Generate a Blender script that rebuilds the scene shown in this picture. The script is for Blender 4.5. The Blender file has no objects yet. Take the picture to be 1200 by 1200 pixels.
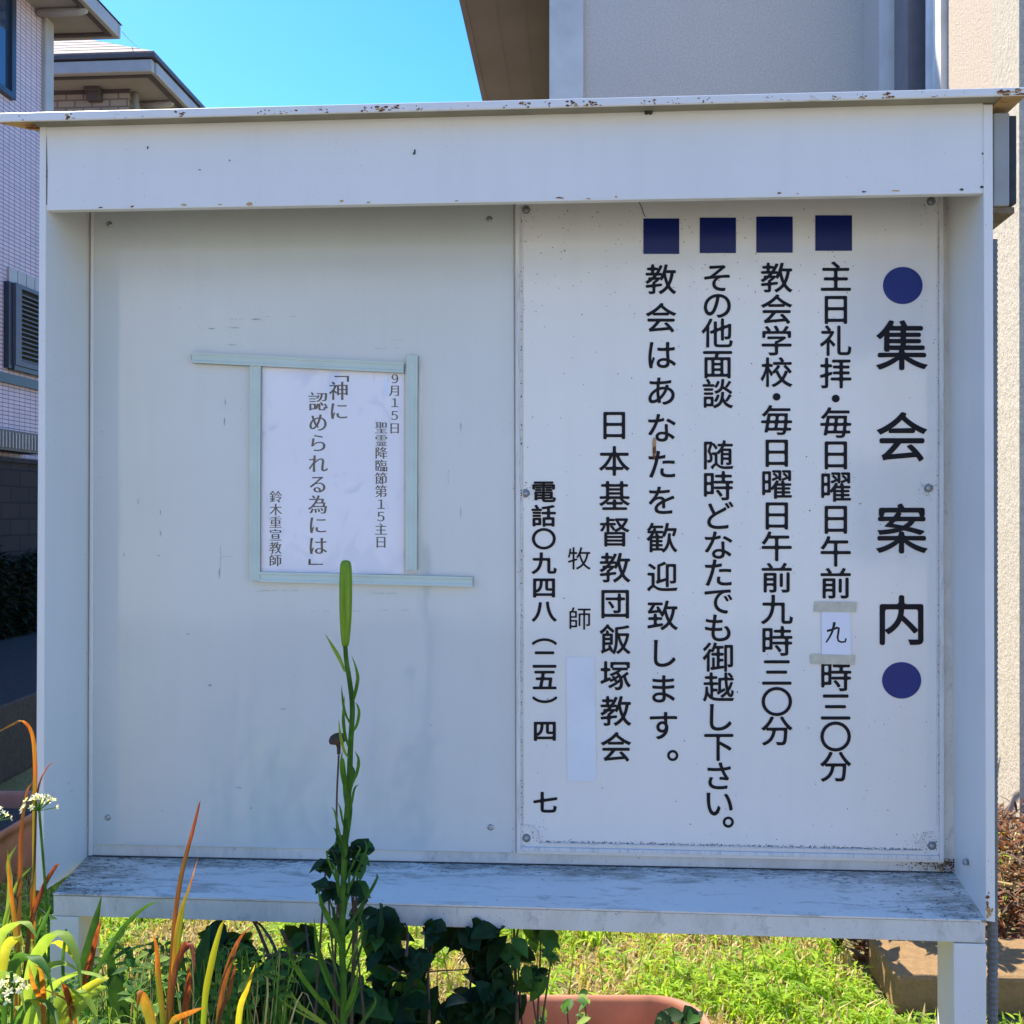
import bpy, math, random
from mathutils import Vector, Matrix, noise
from mathutils.geometry import interpolate_bezier, delaunay_2d_cdt

scene = bpy.context.scene
COL = scene.collection
R = math.radians
rnd = random.Random(11)

# ---------------------------------------------------------------- camera
CAM = Vector((0.146, -1.86, 1.45))
FPX = 1164.0                      # focal length in 1200-px units
YAW, PITCH, ROLL = -0.0667, 0.0034, 0.0011
_f = Vector((math.sin(YAW) * math.cos(PITCH), math.cos(YAW) * math.cos(PITCH), math.sin(PITCH)))
_r = Vector((math.cos(YAW), -math.sin(YAW), 0))
_u = _r.cross(_f)
AX_R = _r * math.cos(ROLL) + _u * math.sin(ROLL)
AX_U = -_r * math.sin(ROLL) + _u * math.cos(ROLL)
AX_F = _f
cd = bpy.data.cameras.new('camera')
cd.sensor_width = 36
cd.lens = FPX / 1200 * 36
cd.clip_start = 0.05
cd.clip_end = 500
cam = bpy.data.objects.new('camera', cd)
COL.objects.link(cam)
cam.matrix_world = Matrix(((AX_R.x, AX_U.x, -AX_F.x, CAM.x), (AX_R.y, AX_U.y, -AX_F.y, CAM.y),
                           (AX_R.z, AX_U.z, -AX_F.z, CAM.z), (0, 0, 0, 1)))
scene.camera = cam

# ---------------------------------------------------------------- light
SUN_EL = R(55)
SUN_H = Vector((-0.80, 0.60, 0)).normalized()
SUN = Vector((SUN_H.x * math.cos(SUN_EL), SUN_H.y * math.cos(SUN_EL), math.sin(SUN_EL)))
world = bpy.data.worlds.new('World')
scene.world = world
world.use_nodes = True
wn = world.node_tree
bg = wn.nodes['Background']
sky = wn.nodes.new('ShaderNodeTexSky')
sky.sky_type = 'NISHITA'
sky.sun_disc = False
sky.sun_elevation = SUN_EL
sky.sun_rotation = math.atan2(SUN_H.x, SUN_H.y)
sky.air_density = 1.0
sky.dust_density = 0.4
sky.ozone_density = 1.5
hs = wn.nodes.new('ShaderNodeHueSaturation')
hs.inputs['Saturation'].default_value = 1.42
tint = wn.nodes.new('ShaderNodeMix')
tint.data_type = 'RGBA'
tint.blend_type = 'MULTIPLY'
tint.inputs[0].default_value = 1
tint.inputs[7].default_value = (0.73, 0.885, 1.12, 1)
wn.links.new(sky.outputs[0], hs.inputs['Color'])
wn.links.new(hs.outputs[0], tint.inputs[6])
wn.links.new(tint.outputs[2], bg.inputs[0])
bg.inputs[1].default_value = 0.135
sl = bpy.data.lights.new('sun', 'SUN')
sl.energy = 4.2
sl.angle = R(0.53)
sl.color = (1.0, 0.93, 0.80)
so = bpy.data.objects.new('sun', sl)
COL.objects.link(so)
so.rotation_euler = (-SUN).to_track_quat('-Z', 'Y').to_euler()
so.location = (-6, 6, 12)
scene.view_settings.view_transform = 'Standard'
scene.view_settings.look = 'None'
scene.view_settings.gamma = 1
scene.view_settings.exposure = 1.36
scene.cycles.max_bounces = 8


# ---------------------------------------------------------------- helpers
def ray(px, py):
    return (AX_F + AX_R * ((px - 600) / FPX) - AX_U * ((py - 600) / FPX))


def P(px, py, Y):
    """point on the upright plane y = Y that the photograph shows at (px, py)"""
    d = ray(px, py)
    return CAM + d * ((Y - CAM.y) / d.y)


def PX(px, py, X):
    d = ray(px, py)
    return CAM + d * ((X - CAM.x) / d.x)


def PZ(px, py, Z):
    d = ray(px, py)
    return CAM + d * ((Z - CAM.z) / d.z)


def tag(o, label=None, cat=None, group=None, kind=None):
    if label: o['label'] = label
    if cat: o['category'] = cat
    if group: o['group'] = group
    if kind: o['kind'] = kind
    return o


def empty(name, loc, label, cat, group=None):
    o = bpy.data.objects.new(name, None)
    COL.objects.link(o)
    o.location = loc
    o.empty_display_size = 0.1
    return tag(o, label, cat, group)


class MB:
    """mesh builder in world coordinates"""

    def __init__(self):
        self.v, self.f, self.m = [], [], []

    def face(self, pts, m=0):
        i = len(self.v)
        self.v += [Vector(p) for p in pts]
        self.f.append(tuple(range(i, i + len(pts))))
        self.m.append(m)

    def grid(self, rows, m=0, closed=False, cap=False):
        i = len(self.v)
        n = len(rows[0])
        for r in rows: self.v += [Vector(p) for p in r]
        for a in range(len(rows) - 1):
            for b in range(n if closed else n - 1):
                c = (b + 1) % n
                self.f.append((i + a * n + b, i + a * n + c, i + (a + 1) * n + c, i + (a + 1) * n + b))
                self.m.append(m)
        if cap:
            self.f.append(tuple(i + b for b in reversed(range(n))))
            self.m.append(m)
            j = i + (len(rows) - 1) * n
            self.f.append(tuple(j + b for b in range(n)))
            self.m.append(m)

    def hexa(self, a, b, m=0):
        """solid between quad a (4 pts, front) and quad b (4 pts, back), same order"""
        self.grid([a, b], m, closed=True, cap=True)

    def box(self, lo, hi, m=0):
        x0, y0, z0 = lo
        x1, y1, z1 = hi
        self.hexa([(x0, y0, z0), (x1, y0, z0), (x1, y0, z1), (x0, y0, z1)],
                  [(x0, y1, z0), (x1, y1, z0), (x1, y1, z1), (x0, y1, z1)], m)

    def plate(self, pxs, Y, t, m=0):
        a = [P(x, y, Y) for x, y in pxs]
        self.grid([a, [p + Vector((0, t, 0)) for p in a]], m, closed=True, cap=True)

    def tube(self, pts, rad, n=8, m=0):
        pts = [Vector(p) for p in pts]
        rows = []
        for k, p in enumerate(pts):
            d = (pts[min(k + 1, len(pts) - 1)] - pts[max(k - 1, 0)]).normalized()
            s = d.cross(Vector((0, 1, 0.13)))
            if s.length < 1e-4: s = d.cross(Vector((1, 0, 0)))
            s.normalize()
            t = d.cross(s)
            r = rad[k] if isinstance(rad, (list, tuple)) else rad
            rows.append([p + (s * math.cos(2 * math.pi * j / n) + t * math.sin(2 * math.pi * j / n)) * r for j in range(n)])
        self.grid(rows, m, closed=True, cap=True)

    def ribbon(self, pts, wid, side=None, fold=0.25, m=0):
        """strap leaf: three verts across, slightly V-folded"""
        pts = [Vector(p) for p in pts]
        rows = []
        for k, p in enumerate(pts):
            d = (pts[min(k + 1, len(pts) - 1)] - pts[max(k - 1, 0)]).normalized()
            s = Vector(side) if side is not None else Vector((1, 0.25, 0))
            s = (s - d * s.dot(d))
            if s.length < 1e-3: s = d.cross(Vector((0, 1, 0)))
            s.normalize()
            nn = s.cross(d)
            w = wid[k] if isinstance(wid, (list, tuple)) else wid
            rows.append([p - s * w / 2 + nn * w * fold, p, p + s * w / 2 + nn * w * fold])
        self.grid(rows, m)

    def leaf(self, base, d, up, L, W, m=0, droop=0.25):
        d = Vector(d).normalized()
        s = d.cross(Vector(up))
        if s.length < 1e-3: s = d.cross(Vector((1, 0, 0)))
        s.normalize()
        n = s.cross(d).normalized()
        prof = ((0, .06), (.15, .62), (.38, 1), (.65, .8), (.86, .36), (1, .02))
        rows = []
        for t, w in prof:
            c = Vector(base) + d * (L * t) - n * (droop * L * t * t)
            rows.append([c - s * W / 2 * w + n * W * .16 * w, c, c + s * W / 2 * w + n * W * .16 * w])
        self.grid(rows, m)

    def build(self, name, mats, parent=None, smooth=False, uv=False, bevel=0, seg=2):
        off = parent.matrix_world_loc if False else Vector((0, 0, 0))
        p = parent
        while p is not None:
            off = off + p.location
            p = p.parent
        me = bpy.data.meshes.new(name)
        me.from_pydata([v - off for v in self.v], [], self.f)
        for mt in (mats if isinstance(mats, (list, tuple)) else [mats]): me.materials.append(mt)
        me.polygons.foreach_set('material_index', self.m)
        if smooth: me.polygons.foreach_set('use_smooth', [True] * len(self.f))
        me.update()
        if uv:
            ul = me.uv_layers.new(name='UVMap')
            for pl in me.polygons:
                n = pl.normal
                for li in pl.loop_indices:
                    v = self.v[me.loops[li].vertex_index]
                    if abs(n.z) > 0.7: c = (v.x, v.y)
                    elif abs(n.x) > abs(n.y): c = (v.y, v.z)
                    else: c = (v.x, v.z)
                    ul.data[li].uv = c
        o = bpy.data.objects.new(name, me)
        COL.objects.link(o)
        if parent is not None: o.parent = parent
        if bevel:
            bm_ = o.modifiers.new('bevel', 'BEVEL')
            bm_.width = bevel
            bm_.segments = seg
            bm_.limit_method = 'ANGLE'
            bm_.angle_limit = R(40)
        return o


# ---------------------------------------------------------------- materials
class NT:
    def __init__(self, name):
        self.mat = bpy.data.materials.new(name)
        self.mat.use_nodes = True
        self.t = self.mat.node_tree
        self.b = self.t.nodes['Principled BSDF']
        self.out = self.t.nodes['Material Output']
        self.co = self.t.nodes.new('ShaderNodeTexCoord')

    def n(self, typ, **kw):
        nd = self.t.nodes.new(typ)
        for k, v in kw.items():
            if k.startswith('i_'):
                nd.inputs[k[2:].replace('_', ' ')].default_value = v
            else:
                setattr(nd, k, v)
        return nd

    def l(self, a, b): self.t.links.new(a, b)

    def vec(self, scale=(1, 1, 1), src='Object'):
        m = self.n('ShaderNodeMapping')
        m.inputs['Scale'].default_value = scale
        self.l(self.co.outputs[src], m.inputs[0])
        return m.outputs[0]

    def noise(self, scale, detail=4, rough=.55, vec=None, dist=0):
        nd = self.n('ShaderNodeTexNoise', i_Scale=scale, i_Detail=detail, i_Roughness=rough, i_Distortion=dist)
        self.l(vec if vec is not None else self.co.outputs['Object'], nd.inputs['Vector'])
        return nd.outputs['Fac']

    def ramp(self, fac, a, b, c0=(0, 0, 0, 1), c1=(1, 1, 1, 1)):
        r = self.n('ShaderNodeValToRGB')
        r.color_ramp.elements[0].position = a
        r.color_ramp.elements[1].position = b
        r.color_ramp.elements[0].color = c0
        r.color_ramp.elements[1].color = c1
        self.l(fac, r.inputs[0])
        return r.outputs[0]

    def math(self, op, a, b=0.5):
        nd = self.n('ShaderNodeMath', operation=op)
        for i, q in enumerate((a, b)):
            if isinstance(q, (int, float)): nd.inputs[i].default_value = q
            else: self.l(q, nd.inputs[i])
        return nd.outputs[0]

    def mix(self, fac, a, b):
        nd = self.n('ShaderNodeMix', data_type='RGBA')
        for key, q in ((0, fac), (6, a), (7, b)):
            if isinstance(q, (int, float)): nd.inputs[key].default_value = q
            elif isinstance(q, tuple): nd.inputs[key].default_value = q if len(q) == 4 else q + (1,)
            else: self.l(q, nd.inputs[key])
        return nd.outputs[2]

    def base(self, col, rough=.5, spec=.5):
        if isinstance(col, tuple): self.b.inputs['Base Color'].default_value = col if len(col) == 4 else col + (1,)
        else: self.l(col, self.b.inputs['Base Color'])
        if isinstance(rough, (int, float)): self.b.inputs['Roughness'].default_value = rough
        else: self.l(rough, self.b.inputs['Roughness'])
        self.b.inputs['Specular IOR Level'].default_value = spec
        return self

    def bump(self, h, strength=.3, dist=.01):
        nd = self.n('ShaderNodeBump')
        nd.inputs['Strength'].default_value = strength
        nd.inputs['Distance'].default_value = dist
        self.l(h, nd.inputs['Height'])
        self.l(nd.outputs[0], self.b.inputs['Normal'])
        return self


def plain(name, col, rough=.5, var=.15, scale=8, spec=.4, metal=0, bump=0, bscale=60):
    t = NT(name)
    f = t.noise(scale, 5)
    a = tuple(c * (1 - var) for c in col)
    b = tuple(min(1, c * (1 + var)) for c in col)
    t.base(t.mix(t.ramp(f, .3, .7), a, b), rough, spec)
    t.b.inputs['Metallic'].default_value = metal
    if bump: t.bump(t.noise(bscale, 6, .7), bump, .004)
    return t.mat


def painted(name, col=(.74, .74, .72), rough=.32, specks=.6, rust=0.0, stain=.0, streak=(1, 1, 1), rscale=26, spec=.5):
    """old white paint: soft cloudiness, fly specks, rust spots where the paint has failed"""
    t = NT(name)
    cl = t.ramp(t.noise(2.2, 4, .6), .3, .75)
    c = t.mix(cl, tuple(x * .93 for x in col), col)
    run = t.ramp(t.noise(1, 5, .6, t.vec((26, 26, 1.6))), .46, .72)
    c = t.mix(t.math('MULTIPLY', run, .045), c, (.34, .33, .27, 1))
    if stain:
        s = t.noise(7, 8, .72, t.vec(streak), .6)
        f = t.math('MULTIPLY', t.ramp(s, .47, .66), stain)
        c = t.mix(f, c, (.20, .18, .14, 1))
        s2 = t.noise(34, 6, .75, t.vec(streak), .3)
        c = t.mix(t.math('MULTIPLY', t.ramp(s2, .57, .66), stain * .8), c, (.10, .09, .075, 1))
    if specks:
        for sc, th, k in ((55, .055, 1.0), (130, .10, .55)):
            v = t.n('ShaderNodeTexVoronoi', i_Scale=sc)
            t.l(t.co.outputs['Object'], v.inputs['Vector'])
            dot = t.math('LESS_THAN', v.outputs['Distance'], th)
            gate = t.math('GREATER_THAN', t.noise(3.5, 3, .6), .53)
            c = t.mix(t.math('MULTIPLY', t.math('MULTIPLY', dot, gate), specks * k), c, (.09, .085, .08, 1))
    rg = rough
    if rust:
        rn = t.noise(rscale, 7, .66, t.vec((.55, 1, 1)))
        big = t.noise(5, 2, .5)
        q = t.math('ADD', rn, t.math('MULTIPLY', big, .35))
        th = .98 - rust * .2
        halo = t.ramp(q, th - .09, th)
        core = t.ramp(q, th, th + .03)
        c = t.mix(t.math('MULTIPLY', halo, .6), c, (.42, .20, .06, 1))
        c = t.mix(core, c, t.mix(t.noise(120, 4), (.10, .03, .012, 1), (.26, .085, .02, 1)))
        rg = t.math('ADD', t.math('MULTIPLY', core, .5), rough)
    t.base(c, rg, spec)
    t.bump(t.noise(5, 3, .5), .03, .03)
    return t.mat


def leafmat(name, col, col2, trans=.4, scale=30, rough=.55, streak=None):
    t = NT(name)
    oi = t.n('ShaderNodeObjectInfo')
    f = t.ramp(t.noise(scale, 3) if streak is None else t.noise(1, 4, .6, t.vec(streak)), .34, .66)
    c = t.mix(f, col, col2)
    if streak is not None: c = t.mix(t.ramp(t.noise(1, 2, .5, t.vec((9, 9, 5))), .45, .62), c, (col2[1] * .55, col2[1] * .8, .02, 1))
    t.base(c, rough, .2)
    tr = t.n('ShaderNodeBsdfTranslucent')
    g = t.n('ShaderNodeMix', data_type='RGBA', blend_type='MULTIPLY')
    g.inputs[0].default_value = 1
    t.l(c, g.inputs[6])
    g.inputs[7].default_value = (2.6, 2.4, 1.3, 1)
    t.l(g.outputs[2], tr.inputs[0])
    ms = t.n('ShaderNodeMixShader')
    ms.inputs[0].default_value = trans
    t.l(t.b.outputs[0], ms.inputs[1])
    t.l(tr.outputs[0], ms.inputs[2])
    t.l(ms.outputs[0], t.out.inputs[0])
    return t.mat


def brick(name, c1, c2, mortar, bw, bh, ms, rough=.6, offset=.5, bump=.4):
    t = NT(name)
    b = t.n('ShaderNodeTexBrick', offset=offset)
    t.l(t.co.outputs['UV'], b.inputs['Vector'])
    b.inputs['Color1'].default_value = c1 + (1,)
    b.inputs['Color2'].default_value = c2 + (1,)
    b.inputs['Mortar'].default_value = mortar + (1,)
    b.inputs['Scale'].default_value = 1
    b.inputs['Brick Width'].default_value = bw
    b.inputs['Row Height'].default_value = bh
    b.inputs['Mortar Size'].default_value = ms
    b.inputs['Mortar Smooth'].default_value = .1
    c = t.mix(t.math('MULTIPLY', t.noise(3, 5), .35), b.outputs['Color'], tuple(x * .6 for x in c1) + (1,))
    t.base(c, rough, .4)
    inv = t.math('SUBTRACT', 1.0, b.outputs['Fac'])
    t.bump(inv, bump, .006)
    return t.mat


M = {}
M['fascia'] = painted('white_paint_fascia', (.86, .82, .755), .38, .35)
M['frame'] = painted('white_paint_frame', (.86, .82, .755), .38, .7, rust=.02)
M['roof'] = painted('white_paint_roof', (.86, .82, .76), .4, .5, rust=.62, rscale=22)
M['shade_olive'] = plain('olive_shade_tone', (.30, .27, .19), .7, .2, 9)  # dark olive colour that paints in the shade at the top of the case
M['rustdark'] = plain('dark_rust', (.17, .06, .02), .9, .6, 120)
M['rustpaint'] = painted('rusty_paint', (.58, .36, .14), .6, .2, rust=1.35, rscale=30)
M['panel'] = painted('grey_panel', (.68, .70, .66), .09, .35, spec=1.0)
M['sign'] = painted('white_sign', (.86, .83, .765), .08, .6, spec=1.0)
M['rim'] = painted('dirty_rim', (.80, .77, .72), .35, 1.0, stain=.35, streak=(9, 9, .9))
M['shelf'] = painted('weathered_shelf', (.86, .82, .75), .42, .8, stain=.5, streak=(1.3, 5, 1))
def shelfmat():
    t = NT('weathered_shelf')
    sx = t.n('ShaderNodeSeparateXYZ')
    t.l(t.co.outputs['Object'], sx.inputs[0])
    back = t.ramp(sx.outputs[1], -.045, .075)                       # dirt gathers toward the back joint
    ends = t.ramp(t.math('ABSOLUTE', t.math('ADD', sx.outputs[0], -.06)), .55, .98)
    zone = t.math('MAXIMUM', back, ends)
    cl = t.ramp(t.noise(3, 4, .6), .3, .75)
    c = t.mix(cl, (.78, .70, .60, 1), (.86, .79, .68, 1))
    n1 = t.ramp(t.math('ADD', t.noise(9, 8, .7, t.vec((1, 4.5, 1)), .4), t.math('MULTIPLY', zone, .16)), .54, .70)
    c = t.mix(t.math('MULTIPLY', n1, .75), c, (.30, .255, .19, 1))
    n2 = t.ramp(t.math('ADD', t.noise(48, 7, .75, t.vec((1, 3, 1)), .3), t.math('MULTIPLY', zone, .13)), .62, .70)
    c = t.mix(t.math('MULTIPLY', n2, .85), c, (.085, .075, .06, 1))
    t.base(c, t.math('ADD', t.math('MULTIPLY', n1, .3), .4), .5)
    t.bump(t.noise(5, 3, .5), .03, .03)
    return t.mat


M['shelf'] = shelfmat()
M['batten'] = painted('dirty_batten', (.78, .745, .67), .5, 1.0, stain=.3, streak=(1, 1, .6), rust=.1)
M['navy'] = plain('navy_film', (.004, .014, .12), .25, .1, 5)
M['navy2'] = plain('navy_film_faded', (.005, .020, .17), .25, .1, 5)
M['ink'] = plain('black_lettering', (.005, .006, .012), .4, .1, 5, spec=.2)
M['ink2'] = plain('print_ink', (.005, .005, .010), .6, .1, 5)
M['screw'] = plain('steel_screw', (.42, .42, .42), .35, .3, 90, metal=.8)
M['rubber'] = plain('dirty_washer', (.26, .26, .24), .6, .3, 60)
M['strip'] = plain('pale_green_vinyl', (.62, .70, .60), .4, .06, 12)
M['stripedge'] = plain('strip_core', (.30, .27, .16), .7, .2, 30)
M['paper'] = plain('white_paper', (.88, .86, .90), .7, .03, 4)
M['tape'] = plain('yellowed_tape', (.60, .56, .43), .35, .12, 60)
M['grime'] = plain('black_grime', (.06, .06, .055), .9, .5, 80)


def filmmat():
    t = NT('clear_film')
    g = t.n('ShaderNodeBsdfGlossy', i_Roughness=.10)
    g.inputs[0].default_value = (1, 1, 1, 1)
    tr = t.n('ShaderNodeBsdfTransparent')
    lw = t.n('ShaderNodeLayerWeight', i_Blend=.35)
    b = t.n('ShaderNodeBump', i_Strength=.6, i_Distance=.02)
    t.l(t.noise(9, 2, .5, t.vec((1.5, 1, .7)), 1.0), b.inputs['Height'])
    t.l(b.outputs[0], g.inputs['Normal'])
    t.l(b.outputs[0], lw.inputs['Normal'])
    ms = t.n('ShaderNodeMixShader')
    t.l(t.math('ADD', t.math('MULTIPLY', lw.outputs['Fresnel'], .6), .045), ms.inputs[0])
    t.l(tr.outputs[0], ms.inputs[1])
    t.l(g.outputs[0], ms.inputs[2])
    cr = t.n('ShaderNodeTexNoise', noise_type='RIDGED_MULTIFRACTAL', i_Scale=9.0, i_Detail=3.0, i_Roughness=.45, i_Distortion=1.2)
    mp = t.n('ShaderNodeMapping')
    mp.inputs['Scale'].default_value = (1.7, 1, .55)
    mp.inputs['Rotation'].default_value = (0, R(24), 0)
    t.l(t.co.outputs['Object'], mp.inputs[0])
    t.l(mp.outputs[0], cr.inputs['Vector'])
    glare_msk = t.math('MULTIPLY', t.ramp(cr.outputs['Fac'], .38, .72), t.ramp(t.noise(7, 3), .38, .62))
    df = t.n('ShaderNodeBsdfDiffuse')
    df.inputs[0].default_value = (.97, .97, .98, 1)  # white streaks painted along the creases stand in for glare
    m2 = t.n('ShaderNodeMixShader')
    t.l(t.math('MULTIPLY', glare_msk, .6), m2.inputs[0])
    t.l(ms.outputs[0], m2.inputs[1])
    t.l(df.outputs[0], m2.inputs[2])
    t.l(m2.outputs[0], t.out.inputs[0])
    return t.mat


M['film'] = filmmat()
M['glass'] = plain('window_glass', (.03, .05, .09), .05, .1, 2, spec=1.0)
M['darkmetal'] = plain('dark_bronze_frame', (.035, .04, .055), .35, .1, 9)
M['greymetal'] = plain('grey_shutter', (.17, .17, .20), .4, .1, 9)
M['boxgrey'] = plain('grey_box_paint', (.34, .34, .32), .45, .12, 9)
M['black'] = plain('black_rubber', (.03, .033, .03), .5, .2, 30)
M['wood'] = plain('old_wood', (.20, .14, .08), .8, .4, 40, bump=.4)
M['terra'] = plain('terracotta_plastic', (.43, .175, .10), .6, .25, 9)
M['soil'] = plain('potting_soil', (.05, .04, .032), .95, .5, 60, bump=1, bscale=90)
M['conduit'] = plain('grey_conduit', (.16, .16, .16), .5, .15, 30)
M['soffit'] = plain('brown_soffit', (.25, .18, .15), .7, .15, 1.6)
M['soffit_beige'] = plain('beige_soffit', (.36, .31, .27), .6, .08, 2)
M['gutter'] = plain('beige_gutter', (.40, .36, .33), .45, .1, 3)
M['trimdark'] = plain('brown_trim', (.09, .07, .065), .5, .1, 5)
M['whitetrim'] = plain('white_trim', (.60, .60, .58), .6, .2, 2.5)
M['curtain'] = plain('white_curtain', (.62, .64, .66), .9, .12, 6)
M['tile_a'] = brick('pale_wall_tiles', (.72, .56, .60), (.64, .49, .54), (.14, .10, .13), .125, .052, .0055, offset=0)
M['tile_b'] = brick('beige_brick_tiles', (.42, .35, .29), (.36, .30, .25), (.17, .13, .11), .30, .125, .014)
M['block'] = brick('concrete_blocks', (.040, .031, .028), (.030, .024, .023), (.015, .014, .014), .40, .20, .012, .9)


def stucco(name, col, sc=90, bump=.8):
    t = NT(name)
    sp = t.noise(sc, 6, .75)
    big = t.noise(1.3, 4)
    c = t.mix(t.ramp(sp, .34, .60), tuple(x * .70 for x in col) + (1,), col + (1,))
    c = t.mix(t.math('MULTIPLY', t.ramp(big, .35, .7), .35), c, tuple(x * .8 for x in col) + (1,))
    t.base(c, .92, .2)
    t.bump(sp, bump, .012)
    return t.mat


M['stucco'] = stucco('grey_stucco', (.69, .64, .585), 85, .4)
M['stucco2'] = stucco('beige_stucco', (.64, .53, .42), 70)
M['stuccow'] = stucco('white_stucco', (.60, .53, .43), 45, .8)
M['stucco_cream'] = stucco('cream_render', (.74, .70, .62), 60, .3)
M['concrete'] = stucco('mossy_concrete', (.32, .20, .095), 40, .6)
M['curb'] = stucco('dark_stone', (.075, .07, .065), 30)


def groundmat():
    t = NT('garden_soil')
    a = t.ramp(t.noise(3.2, 6, .65), .38, .62)
    c = t.mix(a, (.16, .11, .06, 1), (.34, .27, .13, 1))
    c = t.mix(t.ramp(t.noise(40, 6, .7), .45, .62), c, (.42, .36, .20, 1))
    c = t.mix(t.math('MULTIPLY', t.ramp(t.noise(1.6, 4), .4, .6), .6), c, (.10, .16, .03, 1))
    t.base(c, .95, .1)
    t.bump(t.noise(55, 6, .7), .8, .03)
    return t.mat


def asphaltmat():
    t = NT('asphalt')
    c = t.mix(t.ramp(t.noise(160, 4, .7), .35, .68), (.035, .035, .04, 1), (.075, .075, .08, 1))
    c = t.mix(t.math('MULTIPLY', t.ramp(t.noise(1.1, 4), .45, .6), .5), c, (.10, .095, .095, 1))
    t.base(c, .85, .3)
    t.bump(t.noise(140, 4, .7), .6, .01)
    return t.mat


M['paving'] = stucco('concrete_paving', (.20, .19, .17), 60, .4)
M['ground'] = groundmat()
M['asphalt'] = asphaltmat()
M['g_lime'] = leafmat('sunny_grass', (.20, .35, .025), (.37, .46, .05), .45)
M['g_green'] = leafmat('green_grass', (.12, .24, .018), (.22, .34, .035), .42)
M['g_straw'] = leafmat('dry_straw', (.42, .32, .14), (.55, .45, .22), .2)
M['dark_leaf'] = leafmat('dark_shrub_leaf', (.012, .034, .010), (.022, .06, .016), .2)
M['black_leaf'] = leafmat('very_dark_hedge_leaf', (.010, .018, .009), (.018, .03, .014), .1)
M['mid_leaf'] = leafmat('mid_leaf', (.035, .10, .02), (.07, .17, .03), .35)
M['lily_green'] = leafmat('lily_green', (.05, .13, .015), (.11, .23, .03), .35)
M['bud'] = leafmat('bud_green', (.17, .27, .02), (.30, .42, .05), .3, streak=(190, 190, 6))
M['pale_strap'] = leafmat('pale_strap_leaf', (.16, .26, .04), (.26, .36, .07), .4)
M['yellow_pale'] = leafmat('yellowing_leaf', (.30, .30, .03), (.40, .42, .06), .4)
M['deep_strap'] = leafmat('deep_strap_leaf', (.02, .06, .015), (.045, .11, .02), .3)
M['orange_blade'] = leafmat('orange_blade', (.30, .05, .012), (.50, .19, .03), .35, streak=(160, 160, 9))
M['red_blade'] = leafmat('red_brown_blade', (.12, .025, .014), (.32, .08, .03), .3, streak=(160, 160, 9))
M['yellow_blade'] = leafmat('yellow_blade', (.38, .22, .02), (.36, .36, .03), .4, streak=(160, 160, 7))
M['petal'] = leafmat('white_petal', (.68, .66, .46), (.78, .77, .64), .3)
M['stem_brown'] = plain('brown_stem', (.11, .065, .04), .8, .3, 40)
M['dead_leaf'] = leafmat('dead_leaf', (.085, .035, .018), (.24, .10, .045), .2, 20)
M['seedhead'] = plain('dry_seed_head', (.075, .045, .03), .85, .3, 90, bump=.5)

# ---------------------------------------------------------------- ground and road
D = 0.16      # depth of the board's case


def groundz(x, y): return 0.0


g = MB()
g.box((-60, -40, -.5), (60, 90, 0))
tag(g.build('ground', M['ground']), kind='structure')
g = MB()
rx = -3.1
g.box((-7.05, -40, -.3), (rx - 1.0, 60, .006))
tag(g.build('road', plain('old_asphalt', (.022, .021, .022), .9, .4, 14, bump=.5)), kind='structure')

g = MB()
g.box((-7.0, -40, -.3), (40, -1.25, .007))
tag(g.build('street', M['paving']), kind='structure')

# ---------------------------------------------------------------- neighbour house (left)
XA = -7.05
def add_wall_panel(mb, x, y0, y1, z0, z1, t=.2, m=0): mb.box((x - t, y0, z0), (x, y1, z1), m)

pc = PX(57, 30, XA)                 # far corner of the wall
YC = pc.y
zE = PX(57, 24, XA).z               # soffit height
hA = empty('tiled_house', (XA - 3, YC - 4, 0), 'pale tiled two-storey house with louvred shutter at the left edge', 'house')
w = MB()
w.box((XA - 7, YC - 9, 1.9), (XA, YC, zE))
w.build('wall', M['tile_a'], hA, uv=True)
w = MB()
w.box((XA - .02, YC - .16, 1.9), (XA + .05, YC + .06, zE - .01))
w.build('downpipe', M['gutter'], hA, bevel=.02)
# eave: soffit, gutter edge, roof above
ec = P(139, 42, YC + .42)           # outer corner of the eave underside
ox = ec.x
oy = YC + .45
zs = zE
r_ = MB()
r_.box((XA - 7.5, YC - 9.5, zs), (ox - .10, oy - .03, zs + .05))
r_.build('soffit', M['soffit_beige'], hA)
r_ = MB()
r_.box((ox - .10, YC - 9.5, zs - .03), (ox - .015, oy, zs + .17))
r_.box((XA - 7.5, oy, zs - .03), (ox - .015, oy + .08, zs + .17))
r_.build('gutter', M['gutter'], hA, bevel=.02)
r_ = MB()
r_.box((ox - .16, YC - 9.5, zs - .035), (ox - .10, oy - .03, zs + .001))
r_.box((XA - 3, oy - .09, zs - .034), (ox - .16, oy - .03, zs + .001))
r_.build('soffit_trim', M['trimdark'], hA)
rf = MB()
a = [(ox, YC - 9.6, zs + .175), (ox, oy + .1, zs + .175), (XA - 7.6, oy + .1, zs + .175), (XA - 7.6, YC - 9.6, zs + .175)]
b = [(XA - 3.2, YC - 5, zs + 1.9), (XA - 3.2, YC - 3.6, zs + 1.9), (XA - 3.6, YC - 3.6, zs + 1.9), (XA - 3.6, YC - 5, zs + 1.9)]
rf.grid([a, b], closed=True, cap=True)
rf.build('roof', M['trimdark'], hA)
pipe = MB()
q = P(104, 17, YC + .1)
pipe.tube([(XA + .02, YC - .30, zs - .05), (ox - .20, YC - .30, zs - .05), (ox - .13, YC - .30, zs - .03), (ox - .1, YC - .30, zs + .06)], .055, 12)
pipe.build('gutter_pipe', M['gutter'], hA, smooth=True)
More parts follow.
